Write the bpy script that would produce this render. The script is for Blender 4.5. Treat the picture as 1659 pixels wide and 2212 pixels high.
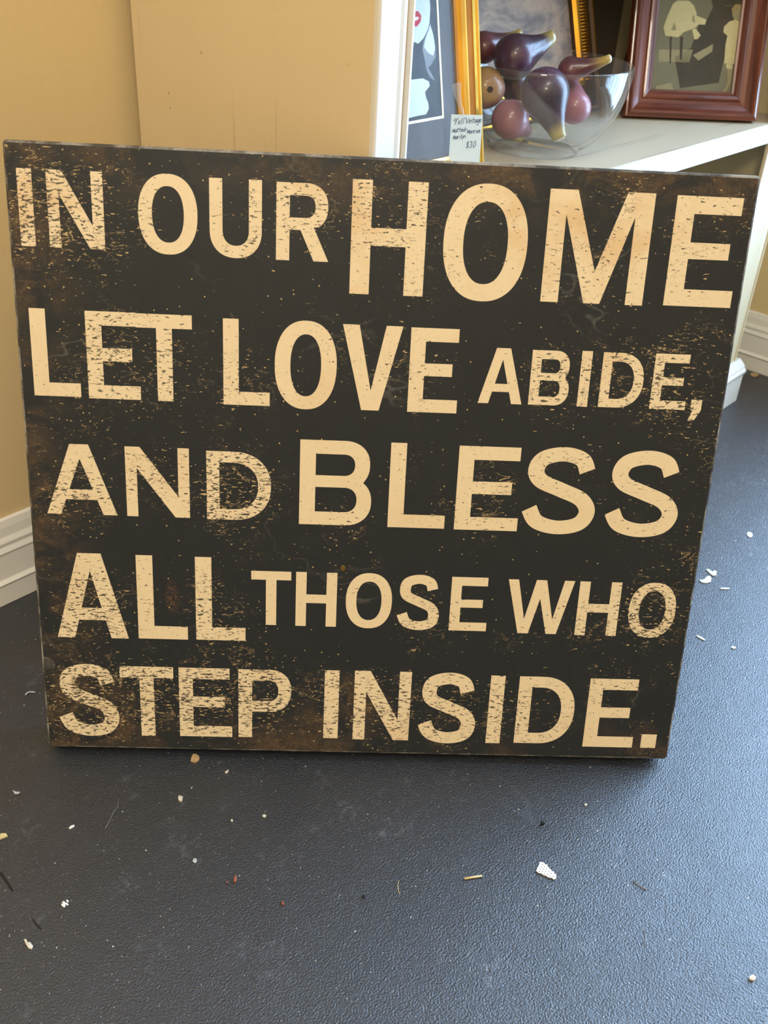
import bpy, bmesh, math, random
import numpy as np
from mathutils import Matrix, Vector

# ------------------------------------------------------------------ clear
for o in list(bpy.data.objects):
    bpy.data.objects.remove(o, do_unlink=True)
SC = bpy.context.scene
COL = SC.collection
random.seed(7)

# ------------------------------------------------------------------ camera
IW, IH, FPX = 1659, 2212, 2121.0
CAM = np.array([0.0, 0.0, 0.7332])
R = np.array([[0.9980923, 0.03340583, 0.05192113],      # right
              [-0.0617394, 0.54004587, 0.83936804],     # up
              [0.0, 0.84097236, -0.54107808]])          # forward
cd = bpy.data.cameras.new('camera')
cd.sensor_fit = 'VERTICAL'
cd.sensor_height = 36.0
cd.lens = 36.0 * FPX / IH
cd.clip_start = 0.02
cd.dof.use_dof = True
cd.dof.focus_distance = 0.93
cd.dof.aperture_fstop = 11
cam = bpy.data.objects.new('camera', cd)
COL.objects.link(cam)
m = Matrix.Identity(4)
for i in range(3):
    m[i][0], m[i][1], m[i][2], m[i][3] = R[0][i], R[1][i], -R[2][i], CAM[i]
cam.matrix_world = m
SC.camera = cam

# ------------------------------------------------------------------ view, sky
vs = SC.view_settings
vs.view_transform = 'Standard'
vs.look = 'None'
vs.gamma = 1
vs.use_curve_mapping = False
vs.exposure = 0.05
SC.cycles.max_bounces = 6
SC.cycles.diffuse_bounces = 3
SC.cycles.glossy_bounces = 3
SC.cycles.transparent_max_bounces = 16

wd = bpy.data.worlds.new('daylight')
SC.world = wd
wd.use_nodes = True
bg = wd.node_tree.nodes['Background']
bg.inputs['Color'].default_value = (0.45, 0.68, 1.0, 1)
bg.inputs['Strength'].default_value = 19.0

# ------------------------------------------------------------------ room frame: x along the bookcase front, y into the wall behind it
YAW = 0.8642
B0 = np.array([-0.02715, 0.85132, 0.0])
DV = np.array([math.cos(YAW), math.sin(YAW), 0.0])
LV = np.array([-math.sin(YAW), math.cos(YAW), 0.0])
ZV = np.array([0, 0, 1.0])
ROOM = Matrix.Translation(Vector(B0)) @ Matrix.Rotation(YAW, 4, 'Z')
WALL_L = 0.347          # wall behind the bookcase
WALL_D = 1.110          # wall with the window
NEAR_L, FAR_D, CEIL = -3.0, -2.6, 2.6
WIN = (-1.15, -0.11, 0.14, 2.40)      # window opening: y0, y1, z0, z1

def area_light(name, loc, rot, sx, sy, power, color):
    ld = bpy.data.lights.new(name, 'AREA')
    ld.shape = 'RECTANGLE'
    ld.size, ld.size_y = sx, sy
    ld.energy = power
    ld.color = color
    o = bpy.data.objects.new(name, ld)
    COL.objects.link(o)
    o.matrix_world = ROOM @ Matrix.Translation(loc) @ rot
    return o

# portal that guides the daylight through the real window opening
pl = area_light('window_portal', (WALL_D + 0.05, (WIN[0] + WIN[1]) / 2, (WIN[2] + WIN[3]) / 2),
                Matrix.Rotation(math.pi / 2, 4, 'Y'), WIN[3] - WIN[2], WIN[1] - WIN[0], 1, (1, 1, 1))
pl.data.cycles.is_portal = True
# warm ceiling panel lamp of the shop
area_light('ceiling_lamp_light', (-1.05, -1.15, CEIL - 0.06), Matrix.Identity(4), 0.9, 0.5, 24, (1.0, 0.92, 0.79))

# unseen warm point light added low to brighten under the shelf
gl_ = bpy.data.lights.new('warm_fill_light', 'POINT'); gl_.energy = 50; gl_.color = (1.0, 0.88, 0.70); gl_.shadow_soft_size = 0.16
go_ = bpy.data.objects.new('warm_fill_light', gl_); COL.objects.link(go_)
go_.matrix_world = ROOM @ Matrix.Translation((-1.35, -1.10, 1.55))

# ------------------------------------------------------------------ pixel helpers (a pixel gives a direction; the surface it lies on gives the distance)
def ray(px):
    return R.T @ np.array([(px[0] - IW / 2) / FPX, -(px[1] - IH / 2) / FPX, 1.0])
def onplane(px, p, n):
    d = ray(px)
    return CAM + d * (np.dot(np.asarray(p) - CAM, n) / np.dot(d, n))
def onz(px, z):
    return onplane(px, (0, 0, z), ZV)
def P(d, l, z):
    return B0 + DV * d + LV * l + ZV * z
def pdepth(px, depth):
    return CAM + ray(px) * depth

# ------------------------------------------------------------------ mesh helpers
class MB:
    def __init__(s):
        s.v, s.f, s.m = [], [], []
    def add(s, vs_, fs, mi=0):
        o = len(s.v)
        s.v += [tuple(map(float, p)) for p in vs_]
        s.f += [tuple(i + o for i in f) for f in fs]
        s.m += [mi] * len(fs)
    def box(s, x0, x1, y0, y1, z0, z1, mi=0):
        s.add([(x0, y0, z0), (x1, y0, z0), (x1, y1, z0), (x0, y1, z0),
               (x0, y0, z1), (x1, y0, z1), (x1, y1, z1), (x0, y1, z1)],
              [(0, 3, 2, 1), (4, 5, 6, 7), (0, 1, 5, 4), (1, 2, 6, 5), (2, 3, 7, 6), (3, 0, 4, 7)], mi)
    def prism(s, loop, a, b, axis='z', mi=0):
        """closed 2D loop extruded between a and b along an axis; loop lies in the two other axes"""
        def pt(p, h):
            return {'z': (p[0], p[1], h), 'x': (h, p[0], p[1]), 'y': (p[0], h, p[1])}[axis]
        n = len(loop)
        s.add([pt(p, a) for p in loop] + [pt(p, b) for p in loop],
              [tuple(range(n))[::-1], tuple(range(n, 2 * n))] + [(i, (i + 1) % n, n + (i + 1) % n, n + i) for i in range(n)], mi)
    def mesh(s, name, mats, smooth=False):
        me = bpy.data.meshes.new(name)
        me.from_pydata(s.v, [], s.f)
        for mt in mats:
            me.materials.append(mt)
        for p, mi in zip(me.polygons, s.m):
            p.material_index = mi
        me.update()
        bm = bmesh.new(); bm.from_mesh(me)
        bmesh.ops.recalc_face_normals(bm, faces=bm.faces)
        bm.to_mesh(me); bm.free()
        if smooth:
            for p in me.polygons:
                p.use_smooth = True
        return me
    def build(s, name, mats, parent=None, smooth=False, bevel=0, seg=2, matrix=None, angle=0.6):
        if not isinstance(mats, (list, tuple)):
            mats = [mats]
        me = s.mesh(name, mats, smooth)
        if bevel:
            bm = bmesh.new(); bm.from_mesh(me)
            bmesh.ops.remove_doubles(bm, verts=bm.verts, dist=1e-6)
            ed = [e for e in bm.edges if len(e.link_faces) == 2 and e.calc_face_angle(0) > angle]
            bmesh.ops.bevel(bm, geom=ed, offset=bevel, segments=seg, profile=0.5, affect='EDGES', clamp_overlap=True)
            bm.to_mesh(me); bm.free()
        return link(name, me, parent, matrix)

def link(name, me, parent=None, matrix=None):
    o = bpy.data.objects.new(name, me)
    COL.objects.link(o)
    if parent is not None:
        o.parent = parent
    if matrix is not None:
        if parent is not None:
            o.matrix_local = matrix
        else:
            o.matrix_world = matrix
    return o
def empty(name, matrix, label, cat, group=None):
    o = bpy.data.objects.new(name, None)
    o.empty_display_size = 0.02
    COL.objects.link(o)
    o.matrix_world = matrix
    tag(o, label, cat, group)
    return o
def tag(o, label=None, cat=None, group=None, kind=None):
    for k, v in (('label', label), ('category', cat), ('group', group), ('kind', kind)):
        if v:
            o[k] = v
    return o
def basis(origin, x, y, z):
    mm = Matrix.Identity(4)
    for i in range(3):
        mm[i][0], mm[i][1], mm[i][2], mm[i][3] = x[i], y[i], z[i], origin[i]
    return mm
def tube(pts, rad, n=8, closed=False):
    """tube round a polyline -> MB"""
    mb = MB(); P_ = [Vector(p) for p in pts]; k = len(P_)
    rad = rad if isinstance(rad, (list, tuple)) else [rad] * k
    rings = []; up = Vector((0.13, 0.31, 0.94))
    for i in range(k):
        t = (P_[min(i + 1, k - 1)] - P_[max(i - 1, 0)]).normalized()
        a = t.cross(up)
        if a.length < 1e-4: a = t.cross(Vector((1, 0, 0)))
        a.normalize(); b = t.cross(a)
        rings.append([P_[i] + (a * math.cos(2 * math.pi * j / n) + b * math.sin(2 * math.pi * j / n)) * rad[i] for j in range(n)])
    vs_ = [v for r in rings for v in r]
    fs = [(i * n + j, i * n + (j + 1) % n, (i + 1) * n + (j + 1) % n, (i + 1) * n + j) for i in range(k - 1) for j in range(n)]
    fs += [tuple(range(n))[::-1], tuple(range((k - 1) * n, k * n))]
    mb.add(vs_, fs)
    return mb

# ------------------------------------------------------------------ material helpers
def lin(c):
    return tuple(((x / 255) / 12.92 if x / 255 <= 0.04045 else ((x / 255 + 0.055) / 1.055) ** 2.4) for x in c) + (1.0,)
class NT:
    def __init__(s, name):
        s.mat = bpy.data.materials.new(name); s.mat.use_nodes = True
        s.t = s.mat.node_tree; s.n = s.t.nodes
        s.b = s.n['Principled BSDF']; s.out = s.n['Material Output']
        s.tc = s.n.new('ShaderNodeTexCoord')
        s.obj = s.tc.outputs['Object']
    def L(s, a, b):
        if isinstance(a, (int, float)):
            b.default_value = a
        elif isinstance(a, tuple):
            b.default_value = a if len(a) == 4 or b.type != 'RGBA' else a + (1,)
        else:
            s.t.links.new(a, b)
    def math(s, op, a, b=0.0, c=None, clamp=False):
        k = s.n.new('ShaderNodeMath'); k.operation = op; k.use_clamp = clamp
        s.L(a, k.inputs[0]); s.L(b, k.inputs[1])
        if c is not None: s.L(c, k.inputs[2])
        return k.outputs[0]
    def mapping(s, vec=None, scale=(1, 1, 1), loc=(0, 0, 0), rot=(0, 0, 0)):
        k = s.n.new('ShaderNodeMapping'); s.L(vec or s.obj, k.inputs['Vector'])
        k.inputs['Scale'].default_value = scale; k.inputs['Location'].default_value = loc; k.inputs['Rotation'].default_value = rot
        return k.outputs[0]
    def noise(s, scale, vec=None, detail=2, rough=0.5, dist=0.0):
        k = s.n.new('ShaderNodeTexNoise'); s.L(vec or s.obj, k.inputs['Vector'])
        k.inputs['Scale'].default_value = scale; k.inputs['Detail'].default_value = detail
        k.inputs['Roughness'].default_value = rough; k.inputs['Distortion'].default_value = dist
        return k.outputs[0]
    def voro(s, scale, vec=None, feature='F1', out='Distance', rand=1.0):
        k = s.n.new('ShaderNodeTexVoronoi'); k.feature = feature; s.L(vec or s.obj, k.inputs['Vector'])
        k.inputs['Scale'].default_value = scale; k.inputs['Randomness'].default_value = rand
        return k.outputs[out]
    def step(s, x, lo, hi):
        k = s.n.new('ShaderNodeMapRange'); k.interpolation_type = 'SMOOTHSTEP'
        s.L(x, k.inputs['Value']); s.L(lo, k.inputs['From Min']); s.L(hi, k.inputs['From Max'])
        return k.outputs[0]
    def ramp(s, x, stops):
        k = s.n.new('ShaderNodeValToRGB'); s.L(x, k.inputs[0]); e = k.color_ramp.elements
        while len(e) < len(stops): e.new(0.5)
        for el, (p, c) in zip(e, stops):
            el.position = p; el.color = c
        return k.outputs[0]
    def mix(s, f, a, b, mode='MIX'):
        k = s.n.new('ShaderNodeMix'); k.data_type = 'RGBA'; k.blend_type = mode
        s.L(f, k.inputs[0]); s.L(a, k.inputs[6]); s.L(b, k.inputs[7])
        return k.outputs[2]
    def xyz(s, vec=None):
        k = s.n.new('ShaderNodeSeparateXYZ'); s.L(vec or s.obj, k.inputs[0])
        return k.outputs[0], k.outputs[1], k.outputs[2]
    def bump(s, h, strength=0.3, dist=0.001, nrm=None):
        k = s.n.new('ShaderNodeBump'); k.inputs['Strength'].default_value = strength; k.inputs['Distance'].default_value = dist
        s.L(h, k.inputs['Height'])
        if nrm is not None: s.L(nrm, k.inputs['Normal'])
        return k.outputs[0]
    def set(s, color=None, rough=None, metal=None, normal=None, spec=None, coat=None):
        for nm, v in (('Base Color', color), ('Roughness', rough), ('Metallic', metal), ('Normal', normal), ('Specular IOR Level', spec), ('Coat Weight', coat)):
            if v is not None: s.L(v, s.b.inputs[nm])
        return s.mat

def plain(name, c, rough=0.5, metal=0.0, var=0.08, scale=40, bump=0.0, bscale=300, spec=0.5):
    k = NT(name)
    c = lin(c) if max(c) > 1.001 else tuple(c) + (1,)
    n1 = k.noise(scale, detail=3)
    dark = tuple(x * (1 - var) for x in c[:3]) + (1,); lite = tuple(min(1, x * (1 + var)) for x in c[:3]) + (1,)
    col = k.mix(n1, dark, lite)
    nr = k.bump(k.noise(bscale, detail=2), bump, 0.001) if bump else None
    return k.set(col, rough, metal, nr, spec)

def wall_paint():
    k = NT('tan_wall_paint')
    col = k.mix(k.noise(2.0, detail=2), lin((216, 190, 140)), lin((222, 196, 146)))
    nr = k.bump(k.noise(420, detail=2), 0.25, 0.0006)
    return k.set(col, 0.55, 0, nr)
def panel_paint():
    k = NT('tan_panel_paint')
    st = k.mapping(scale=(1, 1, 0.012))
    g1 = k.noise(260, st, detail=3, rough=0.6)
    g2 = k.noise(75, k.mapping(scale=(1, 1, 0.02), loc=(3, 5, 1)), detail=2)
    crack = k.math('MULTIPLY', k.step(g1, 0.635, 0.68), k.step(g2, 0.5, 0.62))
    pit = k.math('MULTIPLY', k.step(k.voro(55), 0.10, 0.05), k.step(k.noise(23, detail=1), 0.60, 0.66))
    mark = k.math('MAXIMUM', crack, pit)
    col = k.mix(k.noise(9, st, detail=3), lin((212, 190, 150)), lin((220, 199, 160)))
    col = k.mix(k.math('MULTIPLY', mark, 0.55), col, lin((150, 118, 78)))
    nr = k.bump(k.math('SUBTRACT', k.math('MULTIPLY', g1, 0.25), mark), 0.35, 0.0006)
    return k.set(col, 0.5, 0, nr)
def trim_paint(name, c):
    k = NT(name)
    col = k.mix(k.noise(12, detail=3), lin(c), lin(tuple(min(255, x + 7) for x in c)))
    nr = k.bump(k.noise(350, detail=3), 0.22, 0.0006)
    return k.set(col, 0.38, 0, nr)
def shelf_paint(name, c):
    k = NT(name)
    st = k.mapping(scale=(0.03, 1, 1))
    g = k.noise(180, st, detail=3, rough=0.6)
    col = k.mix(k.step(g, 0.60, 0.72), lin(c), lin(tuple(x * 0.86 for x in c)))
    nr = k.bump(g, 0.15, 0.0005)
    return k.set(col, 0.42, 0, nr)
def wood(name, c1, c2, scale=120, axis=(1, 0.05, 1), rough=0.3):
    k = NT(name)
    g = k.noise(scale, k.mapping(scale=axis), detail=4, rough=0.6, dist=0.4)
    col = k.mix(k.step(g, 0.32, 0.70), lin(c1), lin(c2))
    nr = k.bump(g, 0.08, 0.0004)
    return k.set(col, rough, 0, nr, coat=0.25)
def gold(name, c=(214, 160, 62), rough=0.28):
    k = NT(name)
    g = k.noise(60, k.mapping(scale=(1, 0.2, 1)), detail=3)
    col = k.mix(k.step(g, 0.35, 0.7), lin(c), lin(tuple(min(255, x * 1.15) for x in c)))
    return k.set(col, rough, 0.85, k.bump(k.noise(240, detail=2), 0.08, 0.0004))
def thin_glass(name, tint=(0.93, 0.95, 0.95), boost=1.0, haze=0.0, rough=0.02):
    k = NT(name)
    k.n.remove(k.b)
    tr = k.n.new('ShaderNodeBsdfTransparent'); tr.inputs[0].default_value = tint + (1,)
    gl = k.n.new('ShaderNodeBsdfGlossy'); gl.inputs['Roughness'].default_value = rough
    fc = k.n.new('ShaderNodeLayerWeight'); fc.inputs[0].default_value = 0.5
    frs = k.math('MULTIPLY_ADD', k.math('POWER', fc.outputs['Facing'], 5.0), 0.96, 0.04)
    mx = k.n.new('ShaderNodeMixShader')
    k.L(k.math('MULTIPLY', frs, boost, clamp=True), mx.inputs[0])
    k.L(tr.outputs[0], mx.inputs[1]); k.L(gl.outputs[0], mx.inputs[2])
    res = mx.outputs[0]
    if haze:
        df = k.n.new('ShaderNodeBsdfDiffuse'); df.inputs[0].default_value = (0.8, 0.8, 0.8, 1)
        lw = k.n.new('ShaderNodeLayerWeight'); lw.inputs[0].default_value = 0.5
        m2 = k.n.new('ShaderNodeMixShader')
        k.L(k.math('MULTIPLY_ADD', lw.outputs['Facing'], haze * 1.5, haze), m2.inputs[0])
        k.L(res, m2.inputs[1]); k.L(df.outputs[0], m2.inputs[2]); res = m2.outputs[0]
    k.L(res, k.out.inputs[0])
    return k.mat

def floor_paint():
    k = NT('dark_blue_floor_paint')
    big = k.noise(5, detail=4, rough=0.6)
    col = k.mix(big, lin((33, 36, 42)), lin((44, 48, 56)))
    # faint dusty smudges
    sm = k.math('MULTIPLY', k.step(k.noise(16, detail=5, rough=0.7), 0.52, 0.75), k.step(k.noise(130, detail=3, rough=0.7), 0.45, 0.7))
    col = k.mix(k.math('MULTIPLY', sm, 0.62), col, lin((120, 124, 134)))
    # long thin scuffs
    for (sc, rot, loc) in ((9, 2.3, 4.1),):
        w = k.noise(sc, k.mapping(rot=(0, 0, rot), loc=(loc, loc, 0), scale=(1, 0.22, 1)), detail=2, rough=0.45)
        ln = k.step(k.math('ABSOLUTE', k.math('SUBTRACT', w, 0.5)), 0.0022, 0.0004)
        ln = k.math('MULTIPLY', ln, k.step(k.noise(11, k.mapping(loc=(loc, 0, 0)), detail=2), 0.52, 0.64))
        col = k.mix(k.math('MULTIPLY', ln, 0.05), col, lin((140, 146, 158)))
    # dust specks
    for sc, r, th, amt in ((95, 0.085, 0.60, 0.9), (210, 0.12, 0.60, 0.7), (420, 0.16, 0.62, 0.6)):
        d = k.voro(sc)
        ck = k.voro(sc, out='Color')
        sx, sy, sz = k.xyz(ck)
        sp = k.math('MULTIPLY', k.step(d, r, r * 0.6), k.step(sx, th + 0.22, th + 0.24))
        col = k.mix(k.math('MULTIPLY', sp, amt), col, lin((205, 205, 200)))
    # rolled orange-peel relief
    h = k.math('ADD', k.math('MULTIPLY', k.noise(600, detail=2, rough=0.5), 1.0), k.math('MULTIPLY', k.noise(75, detail=2), 0.3))
    h = k.math('ADD', h, k.math('MULTIPLY', k.noise(9, detail=2), 1.2))
    nr = k.bump(h, 0.7, 0.0013)
    rough = k.math('MULTIPLY_ADD', k.noise(30, detail=3), 0.14, 0.30)
    k.b.inputs['Coat Roughness'].default_value = 0.36
    k.L(nr, k.b.inputs['Coat Normal'])
    return k.set(col, rough, 0, nr, spec=0.9, coat=0.12)

M = {}
M['wall'] = wall_paint()
M['panel'] = panel_paint()
M['white'] = trim_paint('white_trim_paint', (212, 206, 193))
M['base'] = trim_paint('baseboard_paint', (226, 222, 212))
M['shelf'] = shelf_paint('shelf_paint', (194, 181, 156))
M['ledge'] = shelf_paint('shelf_edge_paint', (236, 236, 232))
M['inner'] = plain('bookcase_inner_paint', (204, 186, 148), 0.55, var=0.05, scale=6, bump=0.1)
M['back'] = plain('bookcase_back_board', (118, 106, 92), 0.6, var=0.08, scale=8)
M['floor'] = floor_paint()
M['ceil'] = plain('ceiling_paint', (232, 228, 220), 0.8, var=0.02, scale=4)
M['metal'] = plain('dark_metal', (40, 38, 36), 0.4, metal=0.8)
M['groove'] = plain('groove_shading_dirt', (196, 168, 122), 0.6)  # tan strip colour holds the groove's shading and dirt

# ================================================================== ROOM SHELL
def struct(mb, name, mats, **kw):
    o = mb.build(name, mats, matrix=ROOM, **kw)
    o['kind'] = 'structure'
    return o
T = 0.12
q = MB(); q.box(FAR_D - T, WALL_D + T, NEAR_L - T, WALL_L + T, -0.12, 0.0); struct(q, 'floor', M['floor'])
q = MB(); q.box(FAR_D - T, WALL_D + T, NEAR_L - T, WALL_L + T, CEIL, CEIL + T); struct(q, 'ceiling', M['ceil'])
q = MB(); q.box(FAR_D - T, WALL_D + T, WALL_L, WALL_L + T, 0, CEIL); struct(q, 'wall_back', M['wall'])
q = MB(); q.box(FAR_D - T, WALL_D + T, NEAR_L - T, NEAR_L, 0, CEIL); struct(q, 'wall_front', M['wall'])
q = MB(); q.box(FAR_D - T, FAR_D, NEAR_L, WALL_L, 0, CEIL); struct(q, 'wall_left', M['wall'])
q = MB()
y0, y1, z0, z1 = WIN
q.box(WALL_D, WALL_D + T, NEAR_L, y0, 0, CEIL); q.box(WALL_D, WALL_D + T, y1, WALL_L, 0, CEIL)
q.box(WALL_D, WALL_D + T, y0, y1, 0, z0); q.box(WALL_D, WALL_D + T, y0, y1, z1, CEIL)
struct(q, 'wall_right', M['wall'])

BASE = [(0, 0), (0.0135, 0), (0.0135, 0.0265), (0.0165, 0.0295), (0.0120, 0.0335), (0.0115, 0.0650), (0.0130, 0.0680), (0.0095, 0.0740),
        (0.0105, 0.0790), (0.0070, 0.0850), (0.0060, 0.0960), (0.0040, 0.1045), (0, 0.1060)]
q = MB(); q.prism([(WALL_L - p[0], p[1]) for p in BASE], FAR_D, WALL_D, 'x'); struct(q, 'baseboard_back', M['base'], bevel=0.0008, seg=2, angle=0.3)
q = MB(); q.prism([(WALL_D - p[0], p[1]) for p in BASE], NEAR_L, WALL_L - 0.015, 'y'); struct(q, 'baseboard_right', M['base'], bevel=0.0008, seg=2, angle=0.3)

# window: frame, bars, panes, sill
wr = bpy.data.objects.new('window_1', None); COL.objects.link(wr); wr.matrix_world = ROOM; wr['kind'] = 'structure'
q = MB()
for a in ((y0, y0 + .05, z0, z1), (y1 - .05, y1, z0, z1), (y0 + .05, y1 - .05, z0, z0 + .05), (y0 + .05, y1 - .05, z1 - .05, z1)):
    q.box(WALL_D + .02, WALL_D + .07, *a)
q.build('window_frame', M['white'], wr)
NX, NZ = 3, 3
for i in range(1, NX):
    c = y0 + (y1 - y0) * i / NX
    q = MB(); q.box(WALL_D + .03, WALL_D + .06, c - .014, c + .014, z0 + .05, z1 - .05); q.build('glazing_bar', M['white'], wr)
for i in range(1, NZ):
    c = z0 + (z1 - z0) * i / NZ
    q = MB(); q.box(WALL_D + .032, WALL_D + .058, y0 + .05, y1 - .05, c - .014, c + .014); q.build('glazing_bar', M['white'], wr)
M['pane'] = thin_glass('window_glass', (0.97, 0.98, 0.98))
q = MB(); q.box(WALL_D + .043, WALL_D + .047, y0 + .05, y1 - .05, z0 + .05, z1 - .05); q.build('pane', M['pane'], wr)
q = MB(); q.box(WALL_D - .05, WALL_D + .02, y0 - .04, y1 + .04, z0 - .03, z0); q.build('window_sill', M['white'], wr, bevel=.004)

# ceiling lamp housing round the lamp light
lm = empty('ceiling_lamp', ROOM @ Matrix.Translation((-1.05, -1.15, CEIL)), 'flat white ceiling lamp above the shop floor', 'lamp')
q = MB(); q.box(-.48, .48, -.28, .28, -.05, 0); q.build('housing', M['white'], lm, bevel=.004)

pd = empty('fill_light_fitting', ROOM @ Matrix.Translation((-1.35, -1.10, CEIL)), 'added pendant fitting around an unseen warm fill light', 'lamp')  # out-of-view fitting added to carry the fill light
q = tube([(0, 0, 0), (0, 0, -.86)], .004, 8); q.build('fill_cord', M['metal'], pd)
q = tube([(0, 0, 0), (0, 0, -.03)], .05, 20); q.build('fill_rose', M['white'], pd)
q = tube([(0, 0, -.84), (0, 0, -.885)], [.02, .05], 20); q.build('fill_cap', M['metal'], pd)

# ================================================================== BOOKCASE
bc = empty('bookcase', ROOM, 'tan and white painted wooden bookcase standing against the wall', 'bookcase')
BW, BD, BH = 0.939, 0.329, 1.90
q = MB(); q.box(0.0, 0.019, 0.0055, BD, 0, BH); q.build('side_panel', M['panel'], bc)
q = MB(); q.box(0.912, BW - .004, 0.0055, BD, 0, BH); q.build('side_panel', M['inner'], bc)
q = MB(); q.box(0.019, 0.912, 0.312, 0.320, 0.02, BH); q.build('back_panel', M['back'], bc)
q = MB(); q.box(0.0, BW, 0.0, BD, BH, BH + .025); q.build('top_board', M['white'], bc, bevel=.003)
ST = 0.469
for zt in (ST, 0.80, 1.22, 1.56, 0.115):
    sh = MB(); sh.box(0.0192, 0.9118, 0.0045, 0.3118, zt - 0.0255, zt)
    so = sh.build('shelf', M['shelf'], bc, bevel=.0006, seg=1)
    e = MB(); e.box(0.0442, 0.8478, 0.0008, 0.0045, zt - 0.0262, zt); e.build('front_edge', M['ledge'], so, bevel=.0008, seg=2)
q = MB(); q.box(0.0438, 0.848, 0.012, 0.030, 0.0, 0.0895); q.build('kick_board', M['white'], bc)
M['shaded_trim'] = trim_paint('shaded_trim_paint', (200, 184, 150))  # same white trim paint, with the right stile's shade put into its colour
def stile(x0, x1, mirror):
    """front stile with an edge bead, a flat, a soft bead, a groove and an outer strip"""
    w = x1 - x0
    prof = [(0, .0055), (0, .0018), (.0012, .0004), (.0026, 0), (.0046, .0006), (.0052, .0014), (.0060, .0014),
            (w - .0175, .0012), (w - .0135, .0004), (w - .0105, .0008), (w - .0085, .0022), (w - .0076, .0046), (w - .0046, .0046),
            (w - .0040, .0012), (w - .0030, .0004), (w - .0010, .0004), (w, .0012), (w, .0055)]
    if mirror == 1:
        prof = [(p[0], p[1]) for p in prof]
    lo = MB(); lo.prism([(x0 + p[0], p[1]) for p in prof], 0.0 if not mirror else 0.0, BH, 'z')
    s_ = lo.build('stile', M['shaded_trim'] if mirror else M['white'], bc)
    g = MB(); g.box(x1 - .0074, x1 - .0048, .0043, .00455, 0.09, BH); g.build('groove', M['groove'], s_)
stile(0.0, 0.0438, 0)
stile(0.848, BW, 1)
def plinth(x0, x1):
    pr = [(.0045, 0.0), (-.0130, 0.0), (-.0130, 0.050), (-.0145, .0515), (-.0165, .0560), (-.0165, .0590), (-.0125, .0625), (-.0125, .0650), (-.0085, .0700), (-.0015, .0760), (.0045, .0760)]
    lo = MB(); lo.prism(pr, x0, x1, 'x')
    lo.build('plinth_block', M['white'], bc, bevel=.0012, seg=2, angle=.3)
plinth(0.02, 0.0485)
plinth(0.845, 0.9545)
q = tube([(0.775, 0.020, ST - .0275), (0.775, 0.020, ST - .0345)], 0.003, 8); q.build('shelf_pin', M['metal'], bc)
# ================================================================== WALL SIGN
LEAN, SYAW = 0.23845, 0.0552
SW, SH, SD = 0.61, 0.5526, 0.038
u = np.array([math.cos(SYAW), math.sin(SYAW), 0]); nn = np.array([-math.sin(SYAW), math.cos(SYAW), 0])
v = ZV * math.cos(LEAN) + nn * math.sin(LEAN)
w_out = np.cross(u, v)
SB = np.array([-0.006815, 0.684544, 0.008989])
sign_m = basis(SB, u, v, w_out)
sign = empty('wall_sign', sign_m, 'large dark box sign with distressed cream capital letters leaning on the bookcase', 'sign')

def sign_masks(k, seed, bg_field):
    """shared print-wear fields in the sign's own coordinates"""
    x, y, z = k.xyz()
    dens = k.math('MULTIPLY', k.step(k.noise(9, k.mapping(loc=(seed, 0, 0)), detail=3, rough=0.6), 0.40, 0.72), 0.62)
    spots = [(-.28, .50, .07, 1.0), (-.235, .50, .06, .9), (-.10, .505, .06, .6), (-.065, .51, .05, .7), (.003, .52, .07, .7), (.03, .46, .05, .5), (.085, .50, .06, .45), (.176, .47, .07, .55), (.258, .50, .06, .5),
             (-.225, .385, .06, .8), (-.185, .37, .06, .7), (-.114, .36, .05, .6), (.155, .375, .05, .7), (.21, .39, .05, .75), (.255, .37, .05, .9), (-.265, .255, .05, .8), (-.19, .28, .05, .7), (-.125, .265, .06, 1.0), (.17, .30, .05, .5), (.25, .27, .05, .45),
             (-.255, .15, .06, .85), (-.14, .15, .05, .8), (-.21, .17, .05, .5), (.05, .145, .05, .6), (.267, .16, .05, 1.0), (.21, .145, .05, .6), (-.262, .055, .07, 1.05), (-.205, .06, .06, 1.0), (-.15, .055, .06, 1.05), (-.10, .06, .06, 1.0), (-.13, .105, .05, .8),
             (-.03, .055, .06, .8), (.02, .05, .06, .85), (.08, .05, .06, .75), (.13, .05, .05, .8), (.178, .05, .06, .6), (.242, .085, .05, .6)]
    if bg_field:
        spots = [(a_, b_, r_, w_ * .68) for (a_, b_, r_, w_) in spots]
    for (sx, sy, r, a) in spots:
        vd = k.n.new('ShaderNodeVectorMath'); vd.operation = 'DISTANCE'
        k.L(k.obj, vd.inputs[0]); vd.inputs[1].default_value = (sx, sy, 0)
        sm = k.n.new('ShaderNodeMapRange'); sm.interpolation_type = 'SMOOTHSTEP'
        k.L(vd.outputs['Value'], sm.inputs['Value'])
        sm.inputs['From Min'].default_value = r * 1.45; sm.inputs['From Max'].default_value = r * .25; sm.inputs['To Max'].default_value = a
        g = sm.outputs[0]
        dens = k.math('MAXIMUM', dens, g)
    return x, y, dens
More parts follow.
